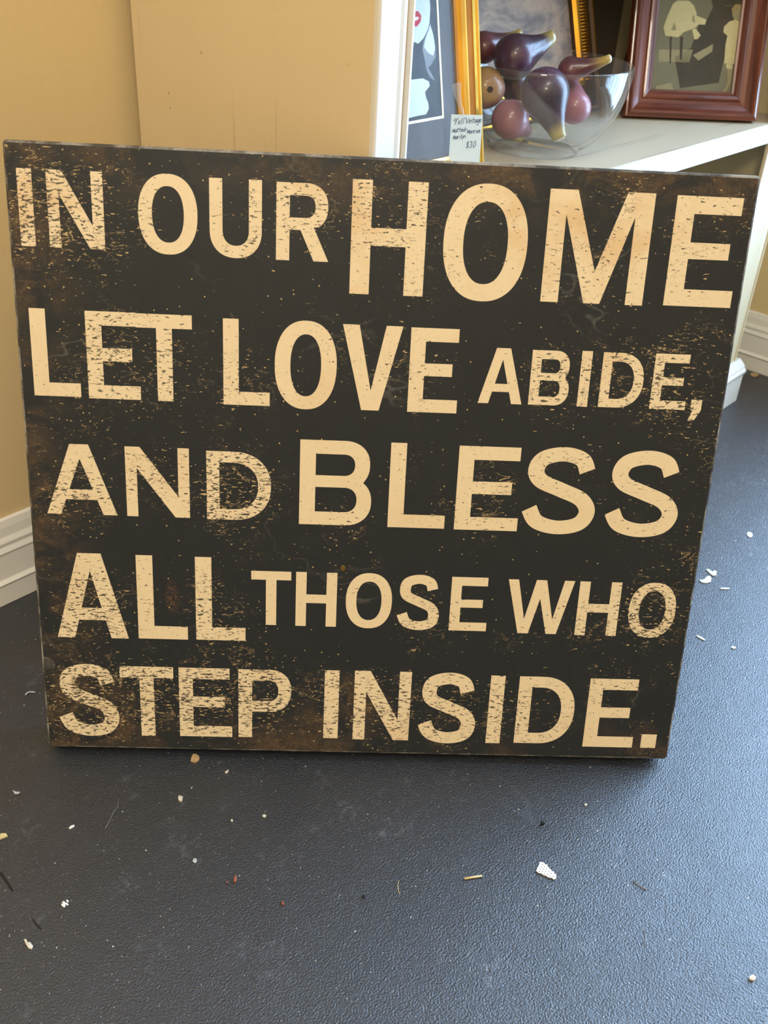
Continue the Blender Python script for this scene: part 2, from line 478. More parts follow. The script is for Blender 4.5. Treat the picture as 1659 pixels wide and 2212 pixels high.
def flecks(k, dens, seed, bias):
    """short horizontal dashes plus curled chip outlines whose number follows the wear field"""
    wob = k.mapping(loc=(seed * 1.7, seed, 0), scale=(1, 3.0, 1))
    n1 = k.noise(185, wob, detail=2.5, rough=0.55, dist=0.5)
    n2 = k.noise(62, k.mapping(loc=(-seed, seed * 2.3, 0), scale=(1, 2.0, 1)), detail=3, rough=0.55, dist=0.8)
    th = k.math('MULTIPLY_ADD', dens, -0.19, bias)
    dash = k.step(n1, th, k.math('ADD', th, 0.018))
    cl = k.math('SUBTRACT', 0.0, k.math('ABSOLUTE', k.math('SUBTRACT', n2, 0.55)))
    cw = k.math('MULTIPLY_ADD', dens, -0.021, 0.0065)
    line = k.step(cl, k.math('ADD', cw, -0.003), k.math('ADD', cw, 0.003))
    line = k.math('MULTIPLY', line, k.step(k.noise(48, k.mapping(loc=(seed, 9, 0)), detail=2), 0.47, 0.56))
    return k.math('MAXIMUM', dash, line)

def sign_black():
    k = NT('sign_black_print')
    x, y, dens = sign_masks(k, 3.1, True)
    fl = flecks(k, dens, 5.0, 0.755)
    dot = k.math('MULTIPLY', k.step(k.voro(190), .16, .09), k.step(k.xyz(k.voro(190, out='Color'))[0], .86, .88))
    fl = k.math('MAXIMUM', fl, dot)
    base = k.mix(k.noise(40, detail=3), lin((36, 39, 42)), lin((43, 46, 49)))
    # brown patina on the left, top and lower edges of the print
    nb = k.noise(26, detail=5, rough=0.65, dist=0.6)
    e1 = k.math('MULTIPLY', k.step(x, -0.235, -0.315), k.step(k.noise(7, detail=2), 0.30, 0.55))
    e2 = k.math('MULTIPLY', k.step(y, 0.495, 0.560), k.step(k.noise(6, k.mapping(loc=(2, 2, 0)), detail=2), 0.40, 0.58))
    e3 = k.math('MULTIPLY', k.step(y, 0.055, -0.015), k.step(k.noise(8, k.mapping(loc=(7, 2, 0)), detail=2), 0.46, 0.58))
    dx = k.math('SUBTRACT', x, -0.30); d2 = k.math('ADD', k.math('MULTIPLY', dx, dx), k.math('MULTIPLY', y, y))
    e4 = k.step(d2, 0.013, 0.0)
    dx = k.math('SUBTRACT', x, -0.02); dy = k.math('SUBTRACT', y, .045); d2 = k.math('ADD', k.math('MULTIPLY', dx, dx), k.math('MULTIPLY', dy, dy))
    e5 = k.math('MULTIPLY', k.step(d2, 0.0032, 0.0), .7)
    ed = k.math('MAXIMUM', k.math('MAXIMUM', k.math('MAXIMUM', e1, e2), k.math('MAXIMUM', e3, e4)), e5)
    pat = k.math('MULTIPLY', ed, k.step(nb, 0.40, 0.62))
    fine = k.step(k.noise(190, k.mapping(scale=(1, 2, 1)), detail=4, rough=0.7, dist=1.2), 0.40, 0.62)
    col = k.mix(k.math('MULTIPLY', pat, k.math('MULTIPLY_ADD', fine, 0.5, 0.35)), base, lin((106, 84, 60)))
    col = k.mix(k.math('MULTIPLY', fl, 0.82), col, lin((206, 178, 128)))
    # small reddish rub between the two Ls of ALL
    dx = k.math('MULTIPLY', k.math('ADD', x, 0.1815), 2.6); dy = k.math('SUBTRACT', y, .162); d2 = k.math('ADD', k.math('MULTIPLY', dx, dx), k.math('MULTIPLY', dy, dy))
    rub = k.math('MULTIPLY', k.step(d2, .00042, 0.0), k.step(k.noise(330, detail=3), .40, .60))
    col = k.mix(k.math('MULTIPLY', rub, .6), col, lin((104, 74, 58)))
    # faint pale scuffs
    w = k.noise(11, k.mapping(loc=(4, 8, 0), scale=(.6, 1, 1)), detail=3, rough=0.5)
    sc = k.math('MULTIPLY', k.step(k.math('ABSOLUTE', k.math('SUBTRACT', w, .5)), .006, .001), k.step(k.noise(9, k.mapping(loc=(1, 5, 0)), detail=2), .55, .68))
    sc = k.math('MULTIPLY', sc, k.noise(160, detail=2))
    col = k.mix(k.math('MULTIPLY', sc, 0.30), col, lin((150, 146, 138)))
    return k.set(col, 0.42, 0, k.bump(k.noise(500, detail=2), 0.06, 0.0003), spec=0.25)
def sign_cream():
    k = NT('sign_cream_print')
    x, y, dens = sign_masks(k, 3.1, False)
    cr = flecks(k, dens, 11.0, 0.735)
    pin = k.math('MULTIPLY', k.step(k.voro(330), .2, .1), k.step(k.xyz(k.voro(330, out='Color'))[0], .80, .83))
    cr = k.math('MAXIMUM', cr, k.math('MULTIPLY', pin, .7))
    col = k.mix(k.noise(260, detail=3, rough=0.7), lin((220, 200, 164)), lin((232, 214, 180)))
    st = k.math('MULTIPLY', k.step(k.noise(13, k.mapping(loc=(3, 1, 0)), detail=4, rough=0.6), 0.50, 0.72), 0.55)
    top = k.step(y, 0.36, 0.53)
    st = k.math('MULTIPLY', st, k.math('MULTIPLY_ADD', top, 0.7, 0.3))
    col = k.mix(st, col, lin((204, 158, 100)))
    col = k.mix(k.math('MULTIPLY', cr, 0.93), col, lin((58, 54, 48)))
    return k.set(col, 0.45, 0, None, spec=0.4)
def sign_edge():
    k = NT('sign_worn_edge')
    n = k.noise(35, detail=5, rough=0.7)
    col = k.mix(k.step(n, 0.40, 0.66), lin((54, 51, 47)), lin((146, 142, 134)))
    return k.set(col, 0.6)
M['sblack'], M['scream'], M['sedge'] = sign_black(), sign_cream(), sign_edge()

me = bpy.data.meshes.new('board')
bm = bmesh.new()
bmesh.ops.create_cube(bm, size=1)
for vv in bm.verts:
    vv.co = Vector((vv.co.x * SW, (vv.co.y + .5) * SH, (vv.co.z - .5) * SD))
bmesh.ops.bevel(bm, geom=[e for e in bm.edges if abs(e.verts[0].co.z - e.verts[1].co.z) > .01], offset=.0035, segments=3, profile=.5, affect='EDGES')
bmesh.ops.bevel(bm, geom=[e for e in bm.edges if e.verts[0].co.z > -1e-5 and e.verts[1].co.z > -1e-5], offset=.0021, segments=2, profile=.5, affect='EDGES')
bm.normal_update()
for f in bm.faces:
    f.material_index = 0 if f.normal.z > .99 else 1
bm.to_mesh(me); bm.free()
me.materials.append(M['sblack']); me.materials.append(M['sedge'])
board = link('board', me, sign)

# ---- lettering: outline loops drawn letter by letter
def sup(cx, cy, rx, ry, a0, a1, n=28, p=2.25):
    pts = []
    for i in range(n + 1):
        a = a0 + (a1 - a0) * i / n
        c, s_ = math.cos(a), math.sin(a)
        pts.append((cx + rx * math.copysign(abs(c) ** (2 / p), c), cy + ry * math.copysign(abs(s_) ** (2 / p), s_)))
    return pts
PI = math.pi
def glyph(ch, w, h):
    s, a = .178 * h, .158 * h
    if ch == 'I': return [[(0, 0), (w, 0), (w, h), (0, h)]]
    if ch == 'L': return [[(0, 0), (w, 0), (w, a), (s, a), (s, h), (0, h)]]
    if ch == 'E':
        t = w * .955; mr = w * .86; mb = h * .5 - a * .40
        return [[(0, 0), (w, 0), (w, a), (s, a), (s, mb), (mr, mb), (mr, mb + a * .95), (s, mb + a * .95), (s, h - a), (t, h - a), (t, h), (0, h)]]
    if ch == 'T': return [[(w / 2 - s / 2, 0), (w / 2 + s / 2, 0), (w / 2 + s / 2, h - a), (w, h - a), (w, h), (0, h), (0, h - a), (w / 2 - s / 2, h - a)]]
    if ch == 'H':
        m0 = h * .5 - a * .42
        return [[(0, 0), (s, 0), (s, m0), (w - s, m0), (w - s, 0), (w, 0), (w, h), (w - s, h), (w - s, m0 + a), (s, m0 + a), (s, h), (0, h)]]
    if ch == 'N':
        t = s * .86; g = s * 1.12
        return [[(0, 0), (t, 0), (t, h * .70), (w - g, 0), (w, 0), (w, h), (w - t, h), (w - t, h * .30), (g, h), (0, h)]]
    if ch == 'M':
        t = s * .92; c = w / 2; k_ = s * .68
        return [[(0, 0), (t, 0), (t, h * .79), (c - k_ * .62, 0), (c + k_ * .62, 0), (w - t, h * .79), (w - t, 0), (w, 0), (w, h), (w - s * 1.42, h), (c, h * .29), (s * 1.42, h), (0, h)]]
    if ch == 'V':
        t = s * 1.08; k_ = s * .58
        return [[(w / 2 - k_, 0), (w / 2 + k_, 0), (w, h), (w - t, h), (w / 2, h * .235), (t, h), (0, h)]]
    if ch == 'W':
        t = s * .98; k_ = s * .50; b1, b2 = w * .285, w * .715; c = w * .5
        return [[(b1 - k_, 0), (b1 + k_, 0), (c, h * .66), (b2 - k_, 0), (b2 + k_, 0), (w, h), (w - t, h), (b2, h * .27), (c + t * .5, h), (c - t * .5, h), (b1, h * .27), (t, h), (0, h)]]
    if ch == 'A':
        t = s * 1.06; k_ = s * .70; c = w / 2; y0_, y1_ = h * .215, h * .215 + a * .92
        def xi(y_):      # inner edge of the left leg
            return t + (c - t) * (y_ / (h * .80))
        return [[(0, 0), (t, 0), (xi(y0_), y0_), (w - xi(y0_), y0_), (w - t, 0), (w, 0), (c + k_, h), (c - k_, h)],
                [(xi(y1_), y1_), (c, h * .80), (w - xi(y1_), y1_)]]
    if ch == 'O':
        return [sup(w / 2, h / 2, w / 2, h / 2, 0, 2 * PI, 64)[:-1], sup(w / 2, h / 2, w / 2 - s * .98, h / 2 - a * .95, 0, 2 * PI, 56)[:-1]]
    if ch == 'U':
        r = h * .36; ri = r - a
        return [[(0, h)] + sup(w / 2, r, w / 2, r, PI, 2 * PI, 30) + [(w, h), (w - s * .95, h)] +
                sup(w / 2, r, w / 2 - s * .95, ri, 2 * PI, PI, 30) + [(s * .95, h)]]
    if ch == 'D':
        r = w * .60
        return [[(0, 0)] + sup(w - r, h / 2, r, h / 2, -PI / 2, PI / 2, 34) + [(0, h)],
                [(s, a)] + sup(w - r, h / 2, r - s, h / 2 - a, -PI / 2, PI / 2, 30) + [(s, h - a)]]
    if ch == 'B':
        hm = h * .525; w1 = w * .965; r1, r2 = (h - hm) / 2 + a * .27, hm / 2 + a * .16
        c1y, c2y = h - r1, r2
        k1, k2 = w * .36, w * .38
        up_ = [p for p in sup(w1 - k1, c1y, k1, r1, -PI / 2, PI / 2, 40) if p[1] >= hm + .004 * h]
        lo_ = [p for p in sup(w - k2, c2y, k2, r2, -PI / 2, PI / 2, 40) if p[1] <= hm - .004 * h]
        return [[(0, 0)] + lo_ + up_ + [(0, h)],
                [(s, hm + a * .42)] + sup(w1 - k1, (hm + a * .42 + h - a) / 2, k1 - s * .94, (h - a - hm - a * .42) / 2, -PI / 2, PI / 2, 18) + [(s, h - a)],
                [(s, a)] + sup(w - k2, (a + hm - a * .46) / 2, k2 - s * .94, (hm - a * .46 - a) / 2, -PI / 2, PI / 2, 18) + [(s, hm - a * .46)]]
    if ch == 'P':
        b0 = h * .385; r = (h - b0) / 2; kx = w * .42
        return [[(0, 0), (s, 0), (s, b0)] + sup(w - kx, b0 + r, kx, r, -PI / 2, PI / 2, 26) + [(0, h)],
                [(s, b0 + a)] + sup(w - kx, b0 + r, kx - s * .94, r - a, -PI / 2, PI / 2, 20) + [(s, h - a)]]
    if ch == 'R':
        b0 = h * .40; r = (h - b0) / 2; kx = w * .42; bw = w * .975
        bowl = sup(bw - kx, b0 + r, kx, r, -PI / 2 * .62, PI / 2, 26)
        return [[(0, 0), (s, 0), (s, b0), (w * .46, b0), (w - s * 1.12, 0), (w, 0), (w * .71, b0 + a * .25)] + bowl + [(0, h)],
                [(s, b0 + a)] + sup(bw - kx, b0 + r, kx - s * .94, r - a, -PI / 2, PI / 2, 20) + [(s, h - a)]]
    if ch == 'S':
        hx, hy = .088 * h / w, .079
        K = [(1 - hx - .055, .735), (.745, .868), (.50, 1 - hy), (.225, .868), (hx + .022, .735), (.215, .612), (.50, .515), (.785, .415), (1 - hx, .272),
             (.785, .128), (.495, hy), (.205, .140), (hx * .75, .292)]
        pts = []
        n_ = len(K)
        for i in range(n_ - 1):
            p0, p1, p2, p3 = K[max(i - 1, 0)], K[i], K[i + 1], K[min(i + 2, n_ - 1)]
            for j in range(8):
                t = j / 8
                pts.append(tuple(.5 * ((2 * p1[c]) + (-p0[c] + p2[c]) * t + (2 * p0[c] - 5 * p1[c] + 4 * p2[c] - p3[c]) * t * t + (-p0[c] + 3 * p1[c] - 3 * p2[c] + p3[c]) * t ** 3) for c in (0, 1)))
        pts.append(K[-1])
        pts = [(p[0] * w, p[1] * h) for p in pts]
        A, B = [], []
        for i, p in enumerate(pts):
            q0, q1 = pts[max(i - 1, 0)], pts[min(i + 1, len(pts) - 1)]
            tx, ty = q1[0] - q0[0], q1[1] - q0[1]; l_ = math.hypot(tx, ty); nx, ny = -ty / l_, tx / l_
            hw = (.079 + .010 * abs(nx)) * h
            A.append((p[0] + nx * hw, p[1] + ny * hw)); B.append((p[0] - nx * hw, p[1] - ny * hw))
        return [A + B[::-1]]
    if ch == '.': return [[(0, 0), (w, 0), (w, h), (0, h)]]
    if ch == ',': return [[(0, h), (w, h), (w, h * .52), (w * .46, 0), (-w * .10, 0), (w * .22, h * .50), (0, h * .50)]]

def loops_mesh(name, loops, mat, ext=0.00012, off=0.0):
    cu = bpy.data.curves.new(name, 'CURVE'); cu.dimensions = '2D'; cu.fill_mode = 'BOTH'; cu.extrude = ext
    for lp in loops:
        sp = cu.splines.new('POLY'); sp.points.add(len(lp) - 1); sp.use_cyclic_u = True
        for pt, c in zip(sp.points, lp): pt.co = (c[0], c[1], off, 1)
    ob = bpy.data.objects.new(name, cu); COL.objects.link(ob)
    dg = bpy.context.evaluated_depsgraph_get()
    me_ = bpy.data.meshes.new_from_object(ob.evaluated_get(dg))
    bpy.data.objects.remove(ob, do_unlink=True); bpy.data.curves.remove(cu)
    me_.name = name
    me_.materials.clear(); me_.materials.append(mat)
    return me_

def Z1(p): return (p[0] / 2, p[1] / 2 + 280)
def Z2(p): return (p[0] / 1.9313 + 800, p[1] / 1.9313 + 330)
def Z3(p): return (p[0] / 1.9988, p[1] / 1.9988 + 900)
def Z4(p): return (p[0] / 1.9313 + 800, p[1] / 1.9313 + 900)
LET = [
 # IN OUR HOME
 ('I', Z1, [(75, 168), (133, 168), (93, 502), (155, 502)]), ('N', Z1, [(200, 172), (440, 182), (217, 508), (453, 517)]),
 ('O', Z1, [(597, 355), (853, 365), (715, 190), (738, 540)]), ('U', Z1, [(903, 208), (1132, 218), (1020, 555)]),
 ('R', Z1, [(1195, 225), (1413, 300), (1195, 560), (1418, 572)]), ('H', None, [(762.5, 387.5), (756, 634), (925.8, 394.2), (912.4, 640.7)]),
 ('O', Z2, [(305, 370), (660, 330), (485, 128), (470, 620)]), ('M', Z2, [(755, 150), (1192, 170), (708, 620), (1133, 633)]),
 ('E', Z2, [(1283, 177), (1565, 190), (1222, 636), (1500, 648)]),
 # LET LOVE ABIDE,
 ('L', Z1, [(123, 770), (152, 1145), (352, 1155)]), ('E', Z1, [(365, 782), (387, 1158), (610, 1168)]), ('T', Z1, [(584, 794), (828, 803), (693, 1172), (754, 1173)]),
 ('L', Z1, [(963, 815), (970, 1187), (1165, 1192)]), ('O', Z1, [(1187, 1010), (1455, 1015), (1315, 825), (1320, 1208)]),
 ('V', None, [(741, 700), (871.5, 706.4), (805, 886.5)]), ('E', Z2, [(172, 728), (380, 738), (153, 1080), (358, 1087)]),
 ('A', Z2, [(560, 815), (447, 1043), (630, 1048)]), ('B', Z2, [(680, 822), (657, 1050), (832, 940)]), ('I', Z2, [(887, 827), (928, 828), (860, 1057), (903, 1060)]),
 ('D', Z2, [(985, 832), (948, 1060), (1140, 945)]), ('E', Z2, [(1197, 840), (1342, 843), (1162, 1067), (1310, 1073)]), (',', Z2, [(1340, 1030), (1385, 1032), (1340, 1118)]),
 # AND BLESS
 ('A', Z3, [(348, 119), (205, 417), (508, 423)]), ('N', Z3, [(538, 128), (815, 140), (550, 428), (820, 437)]), ('D', Z3, [(890, 147), (895, 442), (1170, 290)]),
 ('B', Z3, [(1297, 98), (1293, 463), (1602, 375)]), ('L', Z4, [(88, 108), (72, 460), (307, 467)]), ('E', Z4, [(373, 122), (636, 130), (348, 468), (610, 478)]),
 ('S', Z4, [(637, 380), (957, 222), (800, 127), (780, 490)]), ('S', Z4, [(983, 395), (1308, 235), (1160, 142), (1120, 502)]),
 # ALL THOSE WHO
 ('A', Z3, [(390, 590), (250, 948), (557, 958)]), ('L', Z3, [(585, 597), (600, 957), (812, 962)]), ('L', Z3, [(843, 605), (848, 962), (1060, 967)]),
 ('T', Z3, [(1085, 665), (1258, 672), (1172, 899)]), ('H', Z3, [(1280, 672), (1275, 902), (1455, 675), (1450, 907)]), ('O', None, [(747, 1298), (846.6, 1300), (797, 1238), (797, 1357)]),
 ('S', Z4, [(113, 850), (293, 718), (210, 660), (205, 890)]), ('E', Z4, [(342, 668), (496, 675), (328, 890), (481, 895)]),
 ('W', Z4, [(578, 678), (855, 687), (700, 905)]), ('H', Z4, [(877, 687), (1048, 693), (858, 907), (1022, 915)]), ('O', Z4, [(1077, 810), (1272, 815), (1185, 693), (1165, 922)]),
 # STEP INSIDE.
 ('S', Z3, [(262, 1285), (515, 1285), (385, 1068), (390, 1377)]), ('T', Z3, [(515, 1080), (747, 1082), (636, 1377)]), ('E', Z3, [(777, 1083), (778, 1378), (1003, 1380)]),
 ('P', Z3, [(1030, 1090), (1030, 1382), (1258, 1180)]), ('I', Z3, [(1405, 1095), (1467, 1096), (1395, 1385), (1457, 1388)]), ('N', None, [(767, 1448.5), (764, 1595), (889, 1453), (881.3, 1599)]),
 ('S', Z4, [(203, 1282), (437, 1275), (330, 1068), (310, 1362)]), ('I', Z4, [(505, 1080), (560, 1081), (480, 1358), (538, 1362)]), ('D', Z4, [(625, 1083), (603, 1360), (853, 1205)]),
 ('E', Z4, [(920, 1092), (1125, 1097), (890, 1370), (1090, 1380)]), ('.', Z4, [(1133, 1325), (1190, 1328), (1125, 1377), (1187, 1382)]),
]
def sign_uv(px):
    p = onplane(px, SB, w_out) - SB
    return float(p @ u), float(p @ v)
for k_i, (ch, zf, pts) in enumerate(LET):
    uv = [sign_uv(zf(p) if zf else p) for p in pts]
    us, vs_ = [p[0] for p in uv], [p[1] for p in uv]
    x0, x1, ya, yb = min(us), max(us), min(vs_), max(vs_)
    me = loops_mesh('letter', [[(x0 + p[0], ya + p[1]) for p in lp] for lp in glyph(ch, x1 - x0, yb - ya)], M['scream'], off=0.0001 + (k_i % 2) * 0.00001)
    o = link('letter', me, board)
    o['label'] = 'cream printed ' + {'.': 'full stop', ',': 'comma'}.get(ch, 'capital ' + ch)
# small brass nail head between ALL and THOSE
c = sign_uv((741, 1227))
mb = MB(); ring = [(c[0] + .0024 * math.cos(i * PI / 6), c[1] + .0030 * math.sin(i * PI / 6)) for i in range(12)]
mb.prism(ring, -.001, .0011, 'z'); mb.build('nail_head', plain('aged_brass', (120, 100, 52), .45, .7, .3, 300), board, bevel=.0004)
# ================================================================== THINGS ON THE SHELF
def ring_frame(prof, W_, H_, name, mats, parent, smooth=False):
    """mitred frame: profile (inset from outer edge, height) swept round a W x H rectangle (x 0..W, y 0..H, z out)"""
    mb = MB(); n = len(prof)
    for (t, z) in prof:
        mb.v += [(t, t, z), (W_ - t, t, z), (W_ - t, H_ - t, z), (t, H_ - t, z)]
    for i in range(n - 1):
        for j in range(4):
            a, b = i * 4 + j, i * 4 + (j + 1) % 4
            mb.f.append((a, b, b + 4, a + 4)); mb.m.append(prof[i][2] if len(prof[i]) > 2 else 0)
    return mb
def sweep_frame(prof, W_, H_, name, mats, parent):
    """four separate mitred rails, each a part"""
    n = len(prof)
    cor = [lambda t: (t, t), lambda t: (W_ - t, t), lambda t: (W_ - t, H_ - t), lambda t: (t, H_ - t)]
    for j in range(4):
        mb = MB(); A = cor[j]; B = cor[(j + 1) % 4]
        vsA = [A(p[0]) + (p[1],) for p in prof]; vsB = [B(p[0]) + (p[1],) for p in prof]
        mb.v = vsA + vsB
        for i in range(n):
            k_ = (i + 1) % n
            mb.f.append((i, k_, n + k_, n + i)); mb.m.append(prof[i][2] if len(prof[i]) > 2 else 0)
        mb.f.append(tuple(range(n))); mb.m.append(0)
        mb.f.append(tuple(range(n, 2 * n))[::-1]); mb.m.append(0)
        mb.build(name, mats, parent)

def flat(mb, loop, z, mi=0, th=0.00015):
    n = len(loop)
    mb.add([(p[0], p[1], z) for p in loop], [tuple(range(n))], mi)

# ---- matted print in a gold frame
th = math.radians(10.3)
FW, FH = 0.232, 0.285
PL0 = 0.066
vx = ZV * math.cos(th) + LV * math.sin(th); out = np.cross(DV, vx)
# right outer edge of the frame seen at pixel (1040.6, 244)
o_ = P(0, PL0, ST + .0002)
edge = float((onplane((1039, 130), o_, out) - o_) @ DV)
p_org = o_ + DV * (edge - FW)
pr_m = basis(p_org, DV, vx, out)
gp = empty('framed_print', pr_m, 'gold framed print in a wide grey mat leaning beside the glass bowl', 'picture frame')
M['gold'] = gold('bright_gold_leaf', (224, 170, 70), .25)
M['gold2'] = gold('pale_gold_edge', (236, 206, 120), .2)
M['gold3'] = gold('copper_gold', (206, 150, 84), .3)
prof = [(0, -.016, 0), (0, -.001, 1), (.0012, .0004, 1), (.0030, .0, 0), (.0042, -.0018, 1), (.0056, -.0008, 1), (.0066, -.0034, 2), (.0140, -.0058, 0), (.0165, -.0050, 0), (.0215, -.0062, 0), (.0250, -.0090, 2), (.0280, -.0100, 0), (.0280, -.016, 0)]
sweep_frame(prof, FW, FH, 'rail', [M['gold'], M['gold2'], M['gold3']], gp)
k = NT('grey_mat_board')
k.b.inputs['Specular IOR Level'].default_value = .15
M['mat'] = k.set(k.mix(k.noise(30, detail=4), lin((98, 96, 98)), lin((116, 114, 116))), .8, 0, k.bump(k.noise(600), .1, .0003))
q = MB(); q.box(.024, FW - .024, .024, FH - .024, -.0145, -.0125); q.build('mat_board', M['mat'], gp)
def fr_uv(px, org, ax, ay, n_):
    p_ = onplane(px, org, n_) - org
    return float(p_ @ ax), float(p_ @ ay)
def guv(px): return fr_uv(px, p_org - out * .012, DV, vx, out)
mr = guv((953, 130))[0]; mbt = (guv((958, 254))[1] + guv((884, 270))[1]) / 2
M['cream'] = plain('cream_bevel', (238, 226, 196), .6)
win = (FW - mr, mr, mbt, FH - mbt)
mb = MB(); t = .0026
for a in ((win[0], win[1], win[2], win[2] + t), (win[0], win[1], win[3] - t, win[3]), (win[0], win[0] + t, win[2] + t, win[3] - t), (win[1] - t, win[1], win[2] + t, win[3] - t)):
    mb.box(a[0], a[1], a[2], a[3], -.0125, -.0120)
mb.build('mat_bevel', M['cream'], gp)
# generic black and white portrait study with red lips, built from flat tone areas
def pic_mat(name, c1, c2, sc=90):
    kk = NT(name); return kk.set(kk.mix(kk.noise(sc, detail=3), lin(c1), lin(c2)), .75, spec=.15)
PM = [pic_mat('print_dark_tone', (74, 76, 80), (98, 100, 104)), pic_mat('print_pale_tone', (196, 202, 214), (216, 222, 232), 20),
      pic_mat('print_mid_tone', (120, 124, 130), (158, 162, 168), 30), pic_mat('print_red', (186, 52, 62), (205, 78, 84)), pic_mat('print_white', (228, 230, 232), (238, 240, 240))]
def Zp(p): return guv((860 + p[0] / 6.145, p[1] / 6.145))
mb = MB()
flat(mb, [(win[0] + t, win[2] + t), (win[1] - t, win[2] + t), (win[1] - t, win[3] - t), (win[0] + t, win[3] - t)], -.0124, 0)
xl = win[0] + t
def shape(pts, z, mi):
    lp = [Zp(p) for p in pts]; lp = [(max(p[0], xl), p[1]) for p in lp]; flat(mb, lp, z, mi)
shape([(60, -300), (300, -330), (400, -120), (428, 40), (430, 160), (420, 300), (395, 400), (340, 510), (270, 580), (230, 560), (60, 560)], -.01235, 1)   # face and chin
shape([(425, 300), (455, 400), (480, 500), (497, 620), (500, 760), (440, 860), (400, 900), (455, 990), (495, 1075), (430, 1030), (380, 930), (350, 760), (325, 650), (345, 540), (395, 410)], -.0123, 2)  # neck
shape([(430, 330), (470, 470), (495, 640), (470, 740), (400, 700), (345, 620), (370, 500), (408, 400)], -.01225, 1)
shape([(60, 1060), (200, 1055), (330, 1040), (410, 1080), (425, 1140), (360, 1220), (375, 1300), (405, 1370), (410, 1450), (370, 1520), (300, 1530), (235, 1545), (60, 1590)], -.0123, 1)  # shoulder
shape([(200, 150), (270, 148), (312, 210), (300, 290), (250, 355), (200, 340)], -.0122, 3)
shape([(215, 235), (245, 222), (275, 225), (270, 255), (240, 275), (215, 270)], -.01215, 4)
mb.build('portrait_print', PM, gp)
M['fglass'] = thin_glass('picture_glass', (.96, .97, .97), .06, rough=.05)
q = MB(); q.box(.0275, FW - .0275, .0275, FH - .0275, -.0106, -.0100); q.build('glass', M['fglass'], gp)
q = MB(); q.box(.026, FW - .026, .026, FH - .026, -.0165, -.0146); q.build('backing_board', plain('brown_backing', (120, 96, 70), .8), gp)
# easel strut behind
q = MB(); q.prism([(-.0165, .20), (-.0195, .20), (-.075, .0142), (-.072, .0142)], FW / 2 - .025, FW / 2 + .025, 'x')
q2 = MB(); q2.v = [(p[0], p[2], p[1]) for p in q.v]; q2.f = q.f; q2.m = q.m
q2.build('easel_strut', plain('black_strut', (40, 38, 36), .7), gp)

# ---- handwritten price tag with a clear plastic loop
tag_x = np.array([math.cos(.20), math.sin(.20), 0]); tl_ = math.radians(6)
tn = np.array([-math.sin(.20), math.cos(.20), 0])
tag_y = ZV * math.cos(tl_) + tn * math.sin(tl_)
tag_o = np.cross(tag_x, tag_y)
t_anchor = P(edge - .01, PL0 - .012, ST + .05)
ptl = onplane((975, 247), t_anchor, tag_o); ptr = onplane((1043, 246), t_anchor, tag_o)
TW = float(np.linalg.norm(ptr - ptl)); TH = TW * 1.66
t_org = ptl - tag_y * TH
pt = empty('price_tag', basis(t_org, tag_x, tag_y, tag_o), 'pale blue paper price tag with handwriting hanging on the gold frame', 'price tag')
M['paper'] = plain('tag_paper', (208, 224, 234), .7, var=.02, scale=60)
q = MB()
nb_ = 10
vs_, fs = [], []
for i in range(nb_ + 1):
    for j in range(2):
        yy = TH * i / nb_; vs_ += [(TW * j, yy, .0009 * math.sin(3.0 * i / nb_))]
for i in range(nb_): fs.append((2 * i, 2 * i + 1, 2 * i + 3, 2 * i + 2))
q.add(vs_, fs); card = q.build('card', M['paper'], pt)
sm_ = card.modifiers.new('t', 'SOLIDIFY'); sm_.thickness = .0003
# single-stroke handwriting
G = {
 '9': [[(.8, .65), (.5, .55), (.15, .7), (.3, .98), (.7, .95), (.8, .65), (.7, .3), (.45, 0)]], '"': [[(.3, 1.05), (.25, .8)], [(.6, 1.08), (.55, .83)]], 'x': [[(.1, .6), (.8, 0)], [(.8, .62), (.1, 0)]],
 '1': [[(.4, 1), (.35, 0)]], 'v': [[(.05, .8), (.3, 0), (.75, .9)]], 'i': [[(.3, .55), (.3, 0)], [(.33, .8), (.35, .86)]], 'n': [[(.1, .55), (.12, 0)], [(.12, .4), (.4, .58), (.62, .45), (.65, 0)]],
 't': [[(.4, .95), (.35, .1), (.55, 0)], [(.1, .62), (.7, .65)]], 'a': [[(.7, .5), (.35, .55), (.1, .25), (.35, 0), (.65, .2), (.7, .5), (.75, 0)]],
 'g': [[(.7, .5), (.35, .55), (.12, .28), (.4, .08), (.68, .25), (.7, .5), (.65, -.3), (.35, -.45), (.15, -.3)]], 'e': [[(.12, .3), (.65, .38), (.5, .58), (.2, .45), (.15, .15), (.4, 0), (.72, .12)]],
 'd': [[(.68, .5), (.35, .52), (.1, .25), (.35, 0), (.66, .2)], [(.7, 1.0), (.7, 0)]], '-': [[(.1, .4), (.7, .42)]], 'M': [[(.05, 0), (.15, .75), (.4, .2), (.65, .8), (.8, 0)]],
 'm': [[(.05, .5), (.06, 0)], [(.06, .4), (.25, .55), (.38, .4), (.38, 0)], [(.38, .4), (.58, .55), (.74, .4), (.76, 0)]], 'o': [[(.4, .55), (.12, .3), (.35, 0), (.68, .25), (.4, .55)]],
 'r': [[(.15, .55), (.18, 0)], [(.18, .38), (.4, .56), (.6, .5)]], 'l': [[(.3, 1), (.3, .08), (.45, 0)]], 'y': [[(.1, .55), (.35, .1)], [(.7, .58), (.3, -.4)]],
 '$': [[(.7, .8), (.3, .85), (.2, .6), (.6, .4), (.6, .15), (.15, .1)], [(.42, 1), (.38, -.05)]], '3': [[(.15, .9), (.6, .95), (.35, .55), (.68, .3), (.4, 0), (.1, .12)]], '0': [[(.45, .98), (.12, .6), (.3, .02), (.7, .3), (.65, .85), (.45, .98)]],
}
M['ink'] = plain('blue_black_ink', (38, 46, 88), .6)
mb = MB()
